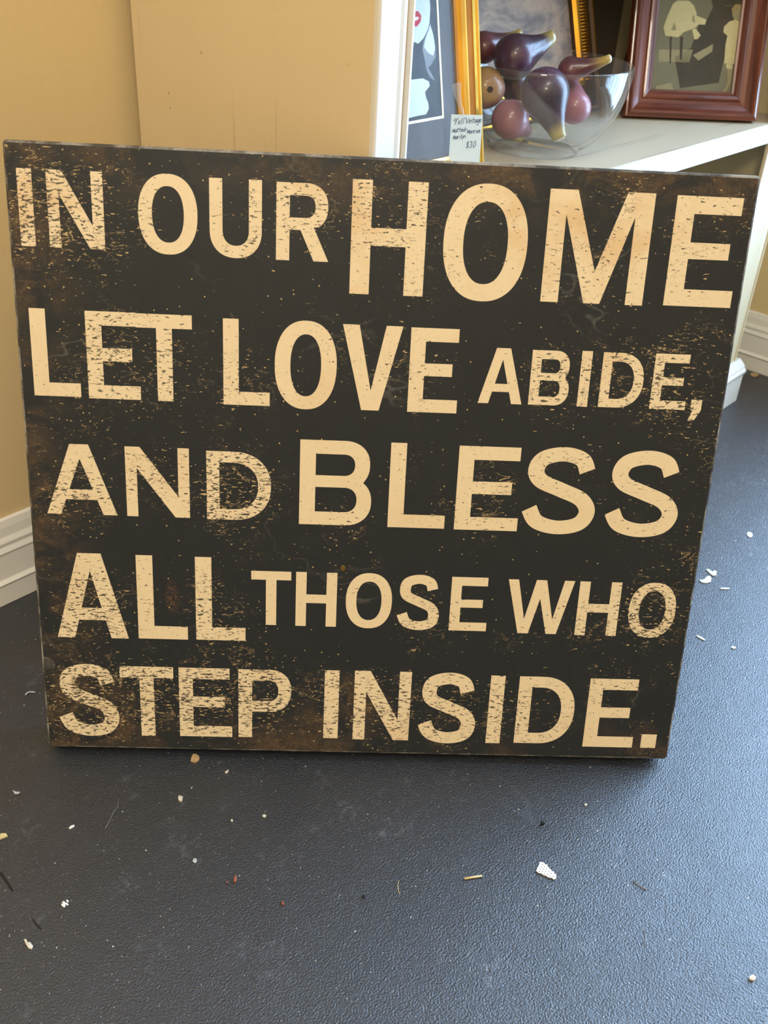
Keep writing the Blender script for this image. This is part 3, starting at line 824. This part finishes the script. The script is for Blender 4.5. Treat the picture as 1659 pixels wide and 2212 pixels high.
def write(txt, x, y, sz, slope, adv=.62):
    for ch in txt:
        if ch != ' ':
            for st_ in G[ch]:
                pp = [((x + (p[0] + p[1] * .12) * sz * .72), y + p[1] * sz + slope * (x + p[0] * sz * .6)) for p in st_]
                for a, b in zip(pp[:-1], pp[1:]):
                    dx, dy = b[0] - a[0], b[1] - a[1]; l_ = math.hypot(dx, dy) or 1; hx, hy = -dy / l_ * .0068, dx / l_ * .0068
                    ex, ey = dx / l_ * .006, dy / l_ * .006
                    mb.add([(a[0] + hx - ex, a[1] + hy - ey, 0), (a[0] - hx - ex, a[1] - hy - ey, 0), (b[0] - hx + ex, b[1] - hy + ey, 0), (b[0] + hx + ex, b[1] + hy + ey, 0)], [(0, 1, 2, 3)])
        x += sz * adv * (.62 if ch in 'il1"' else 1.0)
write('9"x11"', .06, 1.36, .17, .10, .50); write('vintage', .46, 1.36, .16, .10, .46)
write('Matted-', .05, 1.13, .13, .12, .52); write('Marilyn', .08, .93, .13, .12, .50); write('Monroe', .52, 1.06, .14, .10, .50); write('$30', .50, .66, .20, .06, .55)
mb.v = [(p[0] * TW, p[1] * TW, .0006 + .0009 * math.sin(3.0 * min(1, p[1] / 1.66))) for p in mb.v]
mb.build('handwriting', M['ink'], card)
# clear plastic loop: bent strip rising from the tag's top edge to the frame
def tuv(px, off=0.0):
    p_ = onplane(px, t_org + tag_o * off, tag_o) - t_org
    return (float(p_ @ tag_x), float(p_ @ tag_y), off)
lp = [((998, 249), (1003, 249)), ((992, 234), (1002, 238)), ((984, 215), (998, 226)), ((978, 196), (996, 210)), ((976, 184), (996, 190)), ((979, 181), (996, 177))]
mb = MB(); vs_ = []
for i, (a, b) in enumerate(lp):
    z_ = .0008 + .0005 * i
    vs_ += [tuv(a, z_), tuv(((a[0] + b[0]) / 2, (a[1] + b[1]) / 2), z_ + .0012), tuv(b, z_ - .0004)]
fs = [(3 * i + j, 3 * i + j + 1, 3 * i + j + 4, 3 * i + j + 3) for i in range(len(lp) - 1) for j in range(2)]
mb.add(vs_, fs); M['plastic'] = thin_glass('clear_plastic', (.95, .97, .98), 2.5, .22, .12)
mb.build('plastic_loop', M['plastic'], pt, smooth=True)

# ---- ornate gilt frame with a brown canvas leaning on the back panel
th2 = math.radians(17)
OW, OH = 0.36, 0.30
vy2 = ZV * math.cos(th2) + LV * math.sin(th2); out2 = np.cross(DV, vy2)
oo = P(0, 0.196, ST + .0062)
r_edge = float((onplane((1287, 60), oo, out2) - oo) @ DV)
c_org = oo + DV * (r_edge - OW)
cg = empty('canvas_frame', basis(c_org, DV, vy2, out2), 'ornate ribbed gilt frame around a mottled brown canvas behind the bowl', 'picture frame')
M['gilt'] = gold('antique_gilt', (206, 150, 50), .32)
M['giltdark'] = plain('dark_gilt_wood', (74, 54, 32), .5, .3, .25, 120)
prof = [(0, -.020, 1), (0, -.002, 0), (.0020, 0, 0), (.0045, -.0004, 1), (.0070, -.004, 1), (.0110, -.0045, 1), (.0120, -.004, 1), (.0300, -.006, 1), (.0310, -.006, 0), (.0330, -.003, 0), (.0390, -.003, 0), (.0420, -.008, 1), (.0430, -.012, 1), (.0430, -.020, 1)]
sweep_frame(prof, OW, OH, 'rail', [M['gilt'], M['giltdark']], cg)
# ribs across the right and bottom rails
rib = tube([(0, 0, 0), (.006, 0, .0016), (.012, 0, .0014), (.0178, 0, 0)], [.0012, .0018, .0018, .0012], 6).mesh('rib', [M['gilt']], True)
n_r = int((OH - .08) / .0042)
for i in range(n_r):
    o = link('rib', rib, cg, Matrix.Translation((OW - .0298, .040 + i * .0042, -.0054)))
k = NT('brown_canvas')
nz = k.noise(22, k.mapping(scale=(.6, 1.4, 1)), detail=6, rough=.7, dist=.7)
col = k.ramp(nz, [(.28, lin((62, 46, 36))), (.48, lin((118, 96, 78))), (.62, lin((156, 126, 96))), (.78, lin((114, 86, 62)))])
M['canvas'] = k.set(col, .6, 0, k.bump(nz, .2, .001))
q = MB(); q.box(.041, OW - .041, .041, OH - .041, -.0185, -.0130); q.build('canvas', M['canvas'], cg)

# ---- dark wooden frame with an old family photograph
BLp, BRp = onz((1350, 259), ST), onz((1631, 270), ST)
ex = BRp - BLp; WW = float(np.linalg.norm(ex)); ex /= WW
nf = np.array([-ex[1], ex[0], 0]); tw = math.radians(15.5)
WW += .003
wy = ZV * math.cos(tw) + nf * math.sin(tw); wo = np.cross(ex, wy)
WHt = .258
FD = .020
w_org = BLp + ZV * (FD * math.sin(tw))
wf = empty('photo_frame', basis(w_org, ex, wy, wo), 'dark cherry wood frame holding an old sepia photograph of children', 'picture frame')
M['cherry'] = wood('cherry_wood', (78, 36, 23), (122, 64, 43), 130, (1, .06, 1), .28)
M['cherry2'] = wood('cherry_wood_across', (80, 37, 24), (124, 66, 44), 130, (.06, 1, 1), .28)
prof = [(0, -FD), (0, -.006), (.0012, -.004), (.0030, -.0035), (.0036, -.0015), (.0060, 0), (.0085, -.0006), (.0130, -.0050), (.0190, -.0095), (.0245, -.0110), (.0255, -.0095), (.0280, -.0088), (.0320, -.0115), (.0345, -.0140), (.0360, -.0145), (.0375, -.0150), (.0375, -FD)]
n = len(prof)
cor = [lambda t: (t, t), lambda t: (WW - t, t), lambda t: (WW - t, WHt - t), lambda t: (t, WHt - t)]
for j in range(4):
    mb = MB(); A, B = cor[j], cor[(j + 1) % 4]
    mb.v = [A(p_[0]) + (p_[1],) for p_ in prof] + [B(p_[0]) + (p_[1],) for p_ in prof]
    for i in range(n):
        k_ = (i + 1) % n; mb.f.append((i, k_, n + k_, n + i)); mb.m.append(0)
    mb.f += [tuple(range(n)), tuple(range(n, 2 * n))[::-1]]; mb.m += [0, 0]
    mb.build('rail', M['cherry2'] if j % 2 == 0 else M['cherry'], wf, smooth=False)
PZ = -.0185
def wuv(p):     # zoom pixels of the photograph area
    p_ = onplane((1330 + p[0] / 5.04, p[1] / 5.04), w_org + wo * PZ, wo) - w_org
    return float(p_ @ ex), float(p_ @ wy)
SP = [pic_mat('sepia_ground', (112, 106, 84), (134, 128, 104), 25), pic_mat('sepia_pale', (196, 180, 132), (214, 198, 150), 160), pic_mat('sepia_dark', (66, 60, 50), (88, 80, 68), 60),
      pic_mat('sepia_mid', (146, 136, 104), (164, 152, 118), 90), pic_mat('sepia_hair', (142, 122, 82), (170, 150, 104), 220)]
mb = MB()
flat(mb, [(.036, .036), (WW - .036, .036), (WW - .036, WHt - .036), (.036, WHt - .036)], PZ, 0)
def ph(pts, lay, mi):
    lp = [wuv(p) for p in pts]; lp = [(min(max(p[0], .0362), WW - .0362), p[1]) for p in lp]
    flat(mb, lp, PZ + .00006 * lay, mi)
ph([(980, -260), (1150, -240), (1400, -100), (1420, 60), (1200, 60), (1180, 640), (1120, 900), (700, 960), (640, 620), (820, 520), (900, 280), (1000, 200), (1060, 80)], 1, 2)   # dark suited sitter
ph([(1170, 70), (1290, 60), (1340, 300), (1250, 640), (1160, 640)], 2, 2)
ph([(470, 540), (840, 540), (800, 680), (470, 670)], 1, 3); ph([(840, 600), (1060, 480), (1050, 560), (900, 660)], 2, 3); ph([(440, 940), (600, 900), (640, 1000), (440, 1010)], 2, 3)
ph([(590, 390), (612, 390), (600, 690), (585, 690)], 3, 2); ph([(700, 400), (735, 400), (720, 650), (696, 650)], 3, 2)                                         # stool legs
ph([(660, -110), (720, -140), (790, -110), (800, -20), (760, 50), (700, 40), (665, -20)], 3, 3); ph([(655, -90), (720, -160), (800, -100), (780, -60), (680, -60)], 4, 4)     # head of the seated child
ph([(665, 10), (800, 10), (850, 60), (880, 140), (880, 170), (990, 215), (970, 270), (900, 265), (870, 300), (740, 350), (680, 405), (540, 390), (520, 300), (560, 180), (600, 90), (625, 40)], 5, 1)  # dress
ph([(830, 320), (870, 310), (925, 385), (890, 425), (855, 430)], 5, 1)
ph([(600, 330), (640, 240), (660, 330)], 6, 3); ph([(830, 180), (850, 160), (865, 250), (835, 240)], 6, 3)
ph([(1265, 90), (1310, 45), (1380, 60), (1400, 140), (1370, 240), (1300, 235), (1270, 170)], 4, 3); ph([(1262, 110), (1300, 48), (1370, 50), (1395, 110), (1340, 95), (1275, 160)], 5, 4)   # standing child
ph([(1235, 235), (1300, 215), (1385, 240), (1385, 330), (1350, 560), (1330, 700), (1180, 690), (1195, 480), (1215, 390), (1170, 350), (1180, 290)], 6, 1)
ph([(1200, 695), (1270, 700), (1270, 755), (1205, 745)], 6, 1); ph([(1290, 700), (1330, 700), (1325, 760), (1300, 760)], 6, 1)
ph([(1215, 745), (1270, 750), (1250, 900), (1215, 970), (1180, 1020), (1160, 1010), (1205, 930), (1218, 850)], 5, 3)
mb.build('sepia_photograph', SP, wf)
q = MB(); q.box(.0352, WW - .0352, .0352, WHt - .0352, -.0176, -.0170); q.build('glass', M['fglass'], wf)
q = MB(); q.box(.030, WW - .030, .030, WHt - .030, -.0215, -.0190); q.build('backing_board', plain('frame_backing', (70, 52, 40), .8), wf)
a0 = .17; sy_ = FD * math.sin(tw)
q = MB(); q.v = [(WW / 2 + sx, yy, zz) for sx in (-.025, .025) for (yy, zz) in ((a0, -.0216), (a0, -.0245), (.0141, -.068), (.0133, -.065))]
q.f = [(0, 1, 2, 3), (7, 6, 5, 4), (0, 4, 5, 1), (1, 5, 6, 2), (2, 6, 7, 3), (3, 7, 4, 0)]; q.m = [0] * 6
q.build('easel_strut', plain('black_easel_strut', (44, 40, 38), .7), wf)
# ---- arched dark wood plaque standing behind the photo frame
pc = P(.797, .158, ST)
pv = basis(pc, ex, nf, ZV)
pq = empty('arched_plaque', pv, 'plain dark brown round-topped wooden plaque behind the cherry photo frame', 'plaque')
hw, hh = .062, .062
lp = [(-hw, 0), (hw, 0), (hw, hh)] + [(hw * math.cos(a), hh + .055 * math.sin(a)) for a in [PI * i / 20 for i in range(1, 20)]] + [(-hw, hh)]
q = MB(); q.prism([(p[0], p[1]) for p in lp], -.012, .012, 'y'); q.build('plaque_body', wood('dark_brown_wood', (58, 32, 20), (84, 50, 32), 110, (1, 1, .06), .4), pq, bevel=.002)

# ---- glass bowl
BCX = onz((1153, 322), ST)
bw = empty('glass_bowl', Matrix.Translation(Vector((BCX[0], BCX[1], ST))), 'clear glass bowl full of artificial figs on the white shelf', 'bowl')
BR, BHh = 0.1015, 0.098
def bowl_r(t):      # outer radius at relative height t
    return 0.052 + (BR - 0.052) * (1 - (1 - t) ** 2.05) ** 0.72
prof = [(0.0, 0.0045), (0.046, 0.0040), (0.050, 0.0), (0.0525, 0.0006), (0.0535, 0.004)]
outer = [(bowl_r(i / 26) + .0008, 0.005 + (BHh - .005) * i / 26) for i in range(0, 27)]
inner = [(bowl_r(i / 26) - .0024, 0.0095 + (BHh - .0095) * i / 26) for i in range(26, -1, -1)]
prof += outer + [(BR - .0002, BHh + .0012), (BR - .0016, BHh + .0012)] + inner + [(0.044, .0088), (0.0, .0085)]
mb = MB(); n = 72; k_ = len(prof)
for (r_, z_) in prof: mb.v += [(r_ * math.cos(2 * PI * j / n), r_ * math.sin(2 * PI * j / n), z_) for j in range(n)]
for i in range(k_ - 1):
    for j in range(n):
        mb.f.append((i * n + j, i * n + (j + 1) % n, (i + 1) * n + (j + 1) % n, (i + 1) * n + j)); mb.m.append(0)
M['bowl'] = thin_glass('bowl_glass', (.98, .985, .985), 1.1, .012, .015)
me = mb.mesh('bowl_body', [M['bowl']], True)
bm = bmesh.new(); bm.from_mesh(me); bmesh.ops.remove_doubles(bm, verts=bm.verts, dist=1e-6); bmesh.ops.recalc_face_normals(bm, faces=bm.faces); bm.to_mesh(me); bm.free()
link('bowl_body', me, bw)

# ---- figs
def fig_mat(name, body, blush, stem, t0=.45, t1=.85):
    k = NT(name); x, y, z = k.xyz()
    t = k.math('ADD', k.math('DIVIDE', z, .055), k.math('MULTIPLY', k.math('SUBTRACT', k.noise(22, detail=3), .5), .35))
    c = k.mix(k.step(k.noise(16, detail=3), .38, .68), lin(body), lin(blush))
    c = k.mix(k.step(t, t0, t1), c, lin(stem))
    stre = k.noise(60, k.mapping(scale=(1, 1, .12)), detail=2)
    c = k.mix(k.math('MULTIPLY', k.step(stre, .5, .75), .25), c, lin(blush))
    wax = k.math('MULTIPLY', k.step(k.voro(260), .10, .04), .5)
    c = k.mix(wax, c, lin((190, 180, 180)))
    return k.set(c, .36, 0, k.bump(k.noise(70, detail=2), .12, .001), coat=.3)
M['figdark'] = fig_mat('fig_dark_purple', (50, 34, 46), (84, 56, 76), (168, 148, 84), .62, .90)
M['figmaroon'] = fig_mat('fig_maroon', (78, 44, 50), (112, 66, 72), (176, 152, 84), .40, .80)
M['figpink'] = fig_mat('fig_pink', (136, 78, 88), (164, 108, 118), (178, 152, 92), .55, .95)
M['figyellow'] = fig_mat('fig_yellow_blush', (150, 92, 92), (184, 142, 80), (186, 160, 90), .50, .95)
M['stemend'] = plain('fig_stem_end', (214, 206, 180), .7)
M['eye'] = plain('fig_eye', (54, 40, 24), .8, 0, .4, 500)
def fig(px, tip, depth, dtip, r_px, mat, label, eye=False, bend=.0025):
    """fig whose bulb is centred at pixel px at camera depth, and whose stem tip is at pixel tip (depth + dtip)"""
    c = pdepth(px, depth); t_ = pdepth(tip, depth + dtip)
    r = r_px / FPX * depth
    ax = t_ - c; Ln = float(np.linalg.norm(ax)); ax = Vector(ax / Ln)
    # rings along local z from the blossom end
    z0_ = -r * .98; z1_ = Ln
    prof = []
    for i in range(13):      # bulb
        a = -PI / 2 + (PI / 2 + .62) * i / 12
        prof.append((r * math.cos(a), r * .98 * math.sin(a)))
    zb, rb = prof[-1][1], prof[-1][0]
    rs = r * .30
    for i in range(1, 11):   # shoulder into the neck
        s_ = i / 10; e_ = s_ * s_ * (3 - 2 * s_)
        prof.append((rb + (rs - rb) * (1 - (1 - s_) ** 1.6), zb + (z1_ - zb) * s_))
    n_ = 28; mb_ = MB()
    for (rr, zz) in prof:
        s_ = max(0, (zz - zb) / (z1_ - zb)); off = bend * s_ * (1 - s_) * 4 * .6
        mb_.v += [(max(rr, .0004) * math.cos(2 * PI * j / n_) * (1 + .02 * math.sin(3 * 2 * PI * j / n_)) + off, max(rr, .0004) * math.sin(2 * PI * j / n_), zz) for j in range(n_)]
    kk = len(prof)
    for i in range(kk - 1):
        for j in range(n_):
            mb_.f.append((i * n_ + j, i * n_ + (j + 1) % n_, (i + 1) * n_ + (j + 1) % n_, (i + 1) * n_ + j)); mb_.m.append(0)
    mb_.f += [tuple(range(n_))[::-1], tuple(range((kk - 1) * n_, kk * n_))]; mb_.m += [0, 0]
    rot = Vector((0, 0, 1)).rotation_difference(ax).to_matrix().to_4x4()
    mm = Matrix.Translation(Vector(c)) @ rot
    root = empty('fig', mm, label, 'fig', 'artificial figs in the glass bowl')
    mb_.build('fruit_body', mat, root, smooth=True)
    e = MB(); e.prism([(rs * .72 * math.cos(j * PI / 6), rs * .72 * math.sin(j * PI / 6)) for j in range(12)], z1_ - .0004, z1_ + .0012, 'z'); e.build('stem_end', M['stemend'], root, bevel=.0004)
    if eye:
        e = MB(); e.prism([(r * .15 * math.cos(j * PI / 7) * (1 + .15 * math.sin(3 * j)), r * .15 * math.sin(j * PI / 7)) for j in range(14)], z0_ - .0006, z0_ + .0012, 'z'); e.build('fig_eye', M['eye'], root)
    return root
DB = float(R[2] @ (BCX + ZV * .05 - CAM))     # camera depth of the bowl's middle
fig((1112, 122), (1194, 78), DB - .016, .004, 47, M['figdark'], 'glossy dark purple fig with its tan stem raised above the bowl')
fig((1046, 102), (1124, 72), DB + .008, .006, 33, M['figmaroon'], 'maroon fig at the top of the pile beside the gold frame')
fig((1232, 152), (1318, 126), DB - .008, -.022, 28, M['figmaroon'], 'slender maroon fig lying with its pale stem over the bowl rim')
fig((1048, 190), (1032, 185), DB - .006, .032, 43, M['figyellow'], 'yellow blushed fig showing a dark eye against the glass', True)
fig((1177, 200), (1209, 300), DB - .046, .010, 53, M['figdark'], 'dark purple fig standing stem down against the front of the bowl')
fig((1102, 258), (1140, 284), DB - .002, .034, 41, M['figpink'], 'dusky pink fig lying at the bottom of the bowl')
fig((1242, 232), (1236, 170), DB + .012, .010, 35, M['figpink'], 'rosy pink fig upright beside the slender maroon one')
fig((1112, 186), (1140, 160), DB + .036, .010, 32, M['figdark'], 'added dark purple fig in place of a dark reflection in the glass')  # added fig; its dark colour stands in for a grey reflection in the glass
fig((1172, 232), (1208, 196), DB + .048, .008, 33, M['figmaroon'], 'maroon fig half hidden in the middle of the pile')

# ================================================================== DEBRIS ON THE FLOOR
M['white_bit'] = plain('white_plastic', (232, 234, 234), .5, var=.03)
M['chip'] = plain('plaster_chip', (206, 200, 186), .8, 0, .15, 300)
M['tanchip'] = plain('tan_flake', (176, 146, 104), .7, 0, .25, 400)
M['straw'] = plain('straw', (206, 190, 140), .6, 0, .15, 200)
M['seed'] = plain('seed_brown', (150, 88, 66), .6, 0, .25, 500)
M['crumb'] = plain('black_crumb', (16, 16, 18), .7)
M['fibre'] = plain('pale_fibre', (150, 150, 146), .6)
M['smear'] = plain('dried_paint', (178, 182, 186), .7, 0, .1, 200)
def blob_outline(px, rx, ry, rot, n_=11, jag=.25, seed=0):
    rnd = random.Random(seed)
    return [(px[0] + (rx * math.cos(a) * math.cos(rot) - ry * math.sin(a) * math.sin(rot)) * f_, px[1] + (rx * math.cos(a) * math.sin(rot) + ry * math.sin(a) * math.cos(rot)) * f_)
            for a, f_ in [(2 * PI * i / n_, 1 + rnd.uniform(-jag, jag)) for i in range(n_)]]
def flake(name, pix, mat, label, cat, th_=.0008, group=None, lift=.0004, curl=0.0):
    pts = [onz(p, 0) for p in pix]
    c = np.mean(pts, axis=0)
    mb_ = MB(); n_ = len(pts)
    top = [(p[0] - c[0], p[1] - c[1], lift + th_ + curl * (i % 3) * .5) for i, p in enumerate(pts)]
    bot = [(p[0], p[1], lift) for p in top]
    mb_.add(bot + top + [(0, 0, lift + th_ * 1.5)], [tuple(range(n_))[::-1]] + [(i, (i + 1) % n_, n_ + (i + 1) % n_, n_ + i) for i in range(n_)] + [(n_ + i, n_ + (i + 1) % n_, 2 * n_) for i in range(n_)])
    o = mb_.build(name, mat, matrix=Matrix.Translation(Vector(c)))
    return tag(o, label, cat, group)
def thread(name, pix, rad, mat, label, cat, group=None):
    pts = [onz(p, 0) for p in pix]; c = pts[0]
    mb_ = tube([(p[0] - c[0], p[1] - c[1], rad + .0003) for p in pts], rad, 6)
    o = mb_.build(name, mat, matrix=Matrix.Translation(Vector(c)), smooth=True)
    return tag(o, label, cat, group)
# perforated white plastic scrap
zoom = lambda p: (1130 + p[0] / 16.59, 1850 + p[1] / 16.59)
outl = [(570, 270), (640, 235), (740, 270), (780, 330), (830, 320), (870, 370), (860, 420), (910, 415), (935, 500), (985, 495), (1020, 580), (1075, 565), (1110, 640), (1100, 680), (1150, 660), (1190, 740),
        (1175, 810), (1130, 855), (1060, 840), (1030, 800), (930, 790), (860, 760), (830, 725), (720, 700), (650, 640), (540, 620), (450, 540), (500, 500), (490, 440), (545, 415), (535, 360), (580, 330)]
holes = [(680, 322), (640, 406), (755, 408), (603, 490), (720, 492), (833, 494), (565, 572), (680, 576), (793, 578), (910, 580), (755, 660), (870, 662), (988, 663), (950, 745), (1068, 748)]
cz = onz(zoom((800, 540)), 0)
def fl(p): q_ = onz(zoom(p), 0) - cz; return (float(q_[0]), float(q_[1]))
loops = [[fl(p) for p in outl]] + [[fl((h_[0] + 26 * math.cos(-a), h_[1] + 22 * math.sin(-a))) for a in [2 * PI * i / 10 for i in range(10)]] for h_ in holes]
me = loops_mesh('perforated_scrap', loops, M['white_bit'], .0005)
tag(link('perforated_scrap', me, None, Matrix.Translation(Vector((cz[0], cz[1], .0012)))), 'white perforated plastic scrap lying on the dark floor', 'scrap')
flake('dry_leaf_flake', [(412, 1646), (414, 1638), (418, 1632), (424, 1631), (430, 1636), (431, 1642), (426, 1647), (419, 1649)], M['tanchip'], 'tan dry leaf flake just in front of the sign', 'flake', .0012, curl=.001)
flake('paint_chip', blob_outline((390, 1727), 5, 6, .2, seed=1), M['chip'], 'cream plaster chip on the floor, the roundest of the chips', 'chip', .002)
flake('paint_chip', blob_outline((155, 1788), 6, 2.4, -.5, seed=2), M['white_bit'], 'small white dumbbell-shaped chip on the dark floor', 'chip', .0012)
flake('paint_chip', [(27, 1708), (34, 1711), (44, 1712), (40, 1716), (32, 1716)], M['smear'], 'grey flattened paint chip with a pointed end', 'chip', .0006)
flake('paint_chip', blob_outline((490, 1669), 5, 2.2, -.7, seed=3), M['chip'], 'pale narrow chip near the sign, beside a short fibre', 'chip', .0012)
flake('yellow_husk', [(-6, 1808), (4, 1803), (14, 1804), (17, 1808), (8, 1812), (-6, 1817)], M['straw'], 'yellow dry husk lying on the dark floor', 'husk', .0012, curl=.001)
flake('tan_scrap', [(52, 2032), (57, 2031), (59, 2038), (66, 2038), (72, 2046), (69, 2052), (62, 2050), (58, 2044)], M['chip'], 'beige crumbly scrap with a narrow tail', 'scrap', .0014)
rnd = random.Random(4)
for i in range(9):
    a = rnd.uniform(0, 6.28); d_ = rnd.uniform(2, 9)
    flake('paint_flake', blob_outline((141 + d_ * .8 * math.cos(a), 1951 + d_ * math.sin(a)), rnd.uniform(2, 4.2), rnd.uniform(1.2, 2.6), rnd.uniform(0, 3), 7, .35, i), M['white_bit'], 'tiny white paint flake in the loose cluster of flakes', 'flake', .0007, 'cluster of white paint flakes on the floor')
flake('seed', blob_outline((508.5, 1901), 3.4, 7.2, .15, 10, .08, 5), M['seed'], 'larger reddish brown seed on the dark floor', 'seed', .0022)
flake('seed', blob_outline((611, 1953), 2.2, 4.6, -.5, 9, .08, 6), M['seed'], 'small orange brown seed lying alone', 'seed', .0014)
flake('seed', blob_outline((491, 1907), 2.2, 1.8, .1, 8, .1, 7), M['seed'], 'tiny pinkish grain next to the larger brown seed', 'seed', .001)
flake('crumb', blob_outline((1171, 1781), 5, 3, -.4, 8, .3, 8), M['crumb'], 'black crumb standing out on the blue-grey floor', 'crumb', .0024)
flake('crumb', blob_outline((785, 1939), 3.5, 3, -.3, 8, .3, 9), M['crumb'], 'dark crumb with a pale glint on the floor', 'crumb', .0016)
flake('grit', blob_outline((1625, 2114), 7, 6, .2, 11, .22, 10), M['chip'], 'rough beige grit lump on the bluest part of the floor', 'grit', .0016)
flake('paint_spot', blob_outline((421, 1860), 4.6, 4.8, 0, 10, .12, 11), M['smear'], 'round pale paint spot on the dark floor', 'spot', .0005)
flake('paint_splash', [(1510, 1254), (1520, 1253), (1527, 1246), (1533, 1245), (1537, 1251), (1534, 1259), (1524, 1261), (1515, 1259)], M['chip'], 'fish-shaped cream paint splash beside the sign edge', 'splash', .0008)
flake('paint_splash', [(1525, 1232), (1530, 1230), (1537, 1237), (1543, 1233), (1549, 1236), (1546, 1240), (1548, 1244), (1540, 1245), (1533, 1240)], M['chip'], 'forked cream paint splash beside the sign edge', 'splash', .0008)
flake('paint_splash', blob_outline((1619, 1156), 7, 5, .5, 10, .1, 12), M['white_bit'], 'oval white paint splash on the bright floor', 'splash', .0008)
flake('paint_splash', blob_outline((1565, 1272), 12, 1.8, .03, 9, .2, 13), M['chip'], 'thin straight cream paint streak on the floor', 'splash', .0006)
flake('paint_splash', blob_outline((1514, 1379), 13, 1.8, .5, 9, .2, 14), M['chip'], 'thin slanted cream paint streak beside the sign', 'splash', .0006)
flake('paint_splash', blob_outline((1584, 1400), 5, 2.4, .25, 9, .2, 15), M['white_bit'], 'tiny white paint drop near the slanted streak', 'splash', .0008)
flake('loose_plaster', [(1620, 808), (1629, 806), (1640, 811), (1632, 815), (1622, 813)], M['tanchip'], 'crumbled tan plaster at the foot of the baseboard', 'plaster', .0014)
flake('grit', blob_outline((1265, 1740), 3.0, 2.6, 0, 8, .2, 16), M['chip'], 'small white grain of grit near the black crumb', 'grit', .0012)
flake('grit', blob_outline((571, 1764), 4, 2.8, -.2, 8, .2, 17), M['chip'], 'white grit grain at the end of a dusty streak', 'grit', .0012)
flake('grit', blob_outline((501, 1774), 2.6, 2.6, -.2, 8, .2, 18), M['chip'], 'white grit grain at the start of a dusty streak', 'grit', .0012)
thread('straw_piece', [(1003, 1900), (1021, 1897), (1041, 1894)], .0010, M['straw'], 'straight pale straw piece lying on the floor', 'straw')
thread('fibre', [(862, 1903), (859, 1912), (860, 1922), (863, 1932)], .00028, M['straw'], 'short curved pale fibre left of the straw piece', 'fibre')
thread('fibre', [(1367, 1904), (1378, 1913), (1390, 1920), (1399, 1924)], .00035, plain('brown_fibre', (116, 92, 74), .6), 'bent brown fibre right of the perforated scrap', 'fibre')
thread('fibre', [(1391, 2008), (1394, 2020), (1394, 2034), (1393, 2048)], .00022, M['fibre'], 'fine pale hair lying on the blue-grey floor', 'fibre')
thread('fibre', [(227, 1792), (238, 1771), (246, 1754), (254, 1745), (257, 1726)], .00022, M['fibre'], 'long fine hair on the darkest part of the floor', 'fibre')
thread('curled_shaving', [(55, 1503), (58, 1499), (65, 1496), (76, 1497)], .0008, M['smear'], 'curled white shaving on the floor left of the sign', 'shaving')

M['scuff'] = plain('black_scuff', (14, 14, 16), .6)
flake('scuff_mark', [(-4, 1884), (4, 1884), (16, 1902), (30, 1924), (26, 1927), (12, 1908)], M['scuff'], 'broken black scuff streak on the floor, its longer piece', 'scuff', .0001, lift=.0001)
flake('scuff_mark', [(68, 1986), (73, 1986), (84, 1999), (91, 2008), (86, 2008), (76, 1998)], M['scuff'], 'broken black scuff streak on the floor, its shorter piece', 'scuff', .0001, lift=.0001)
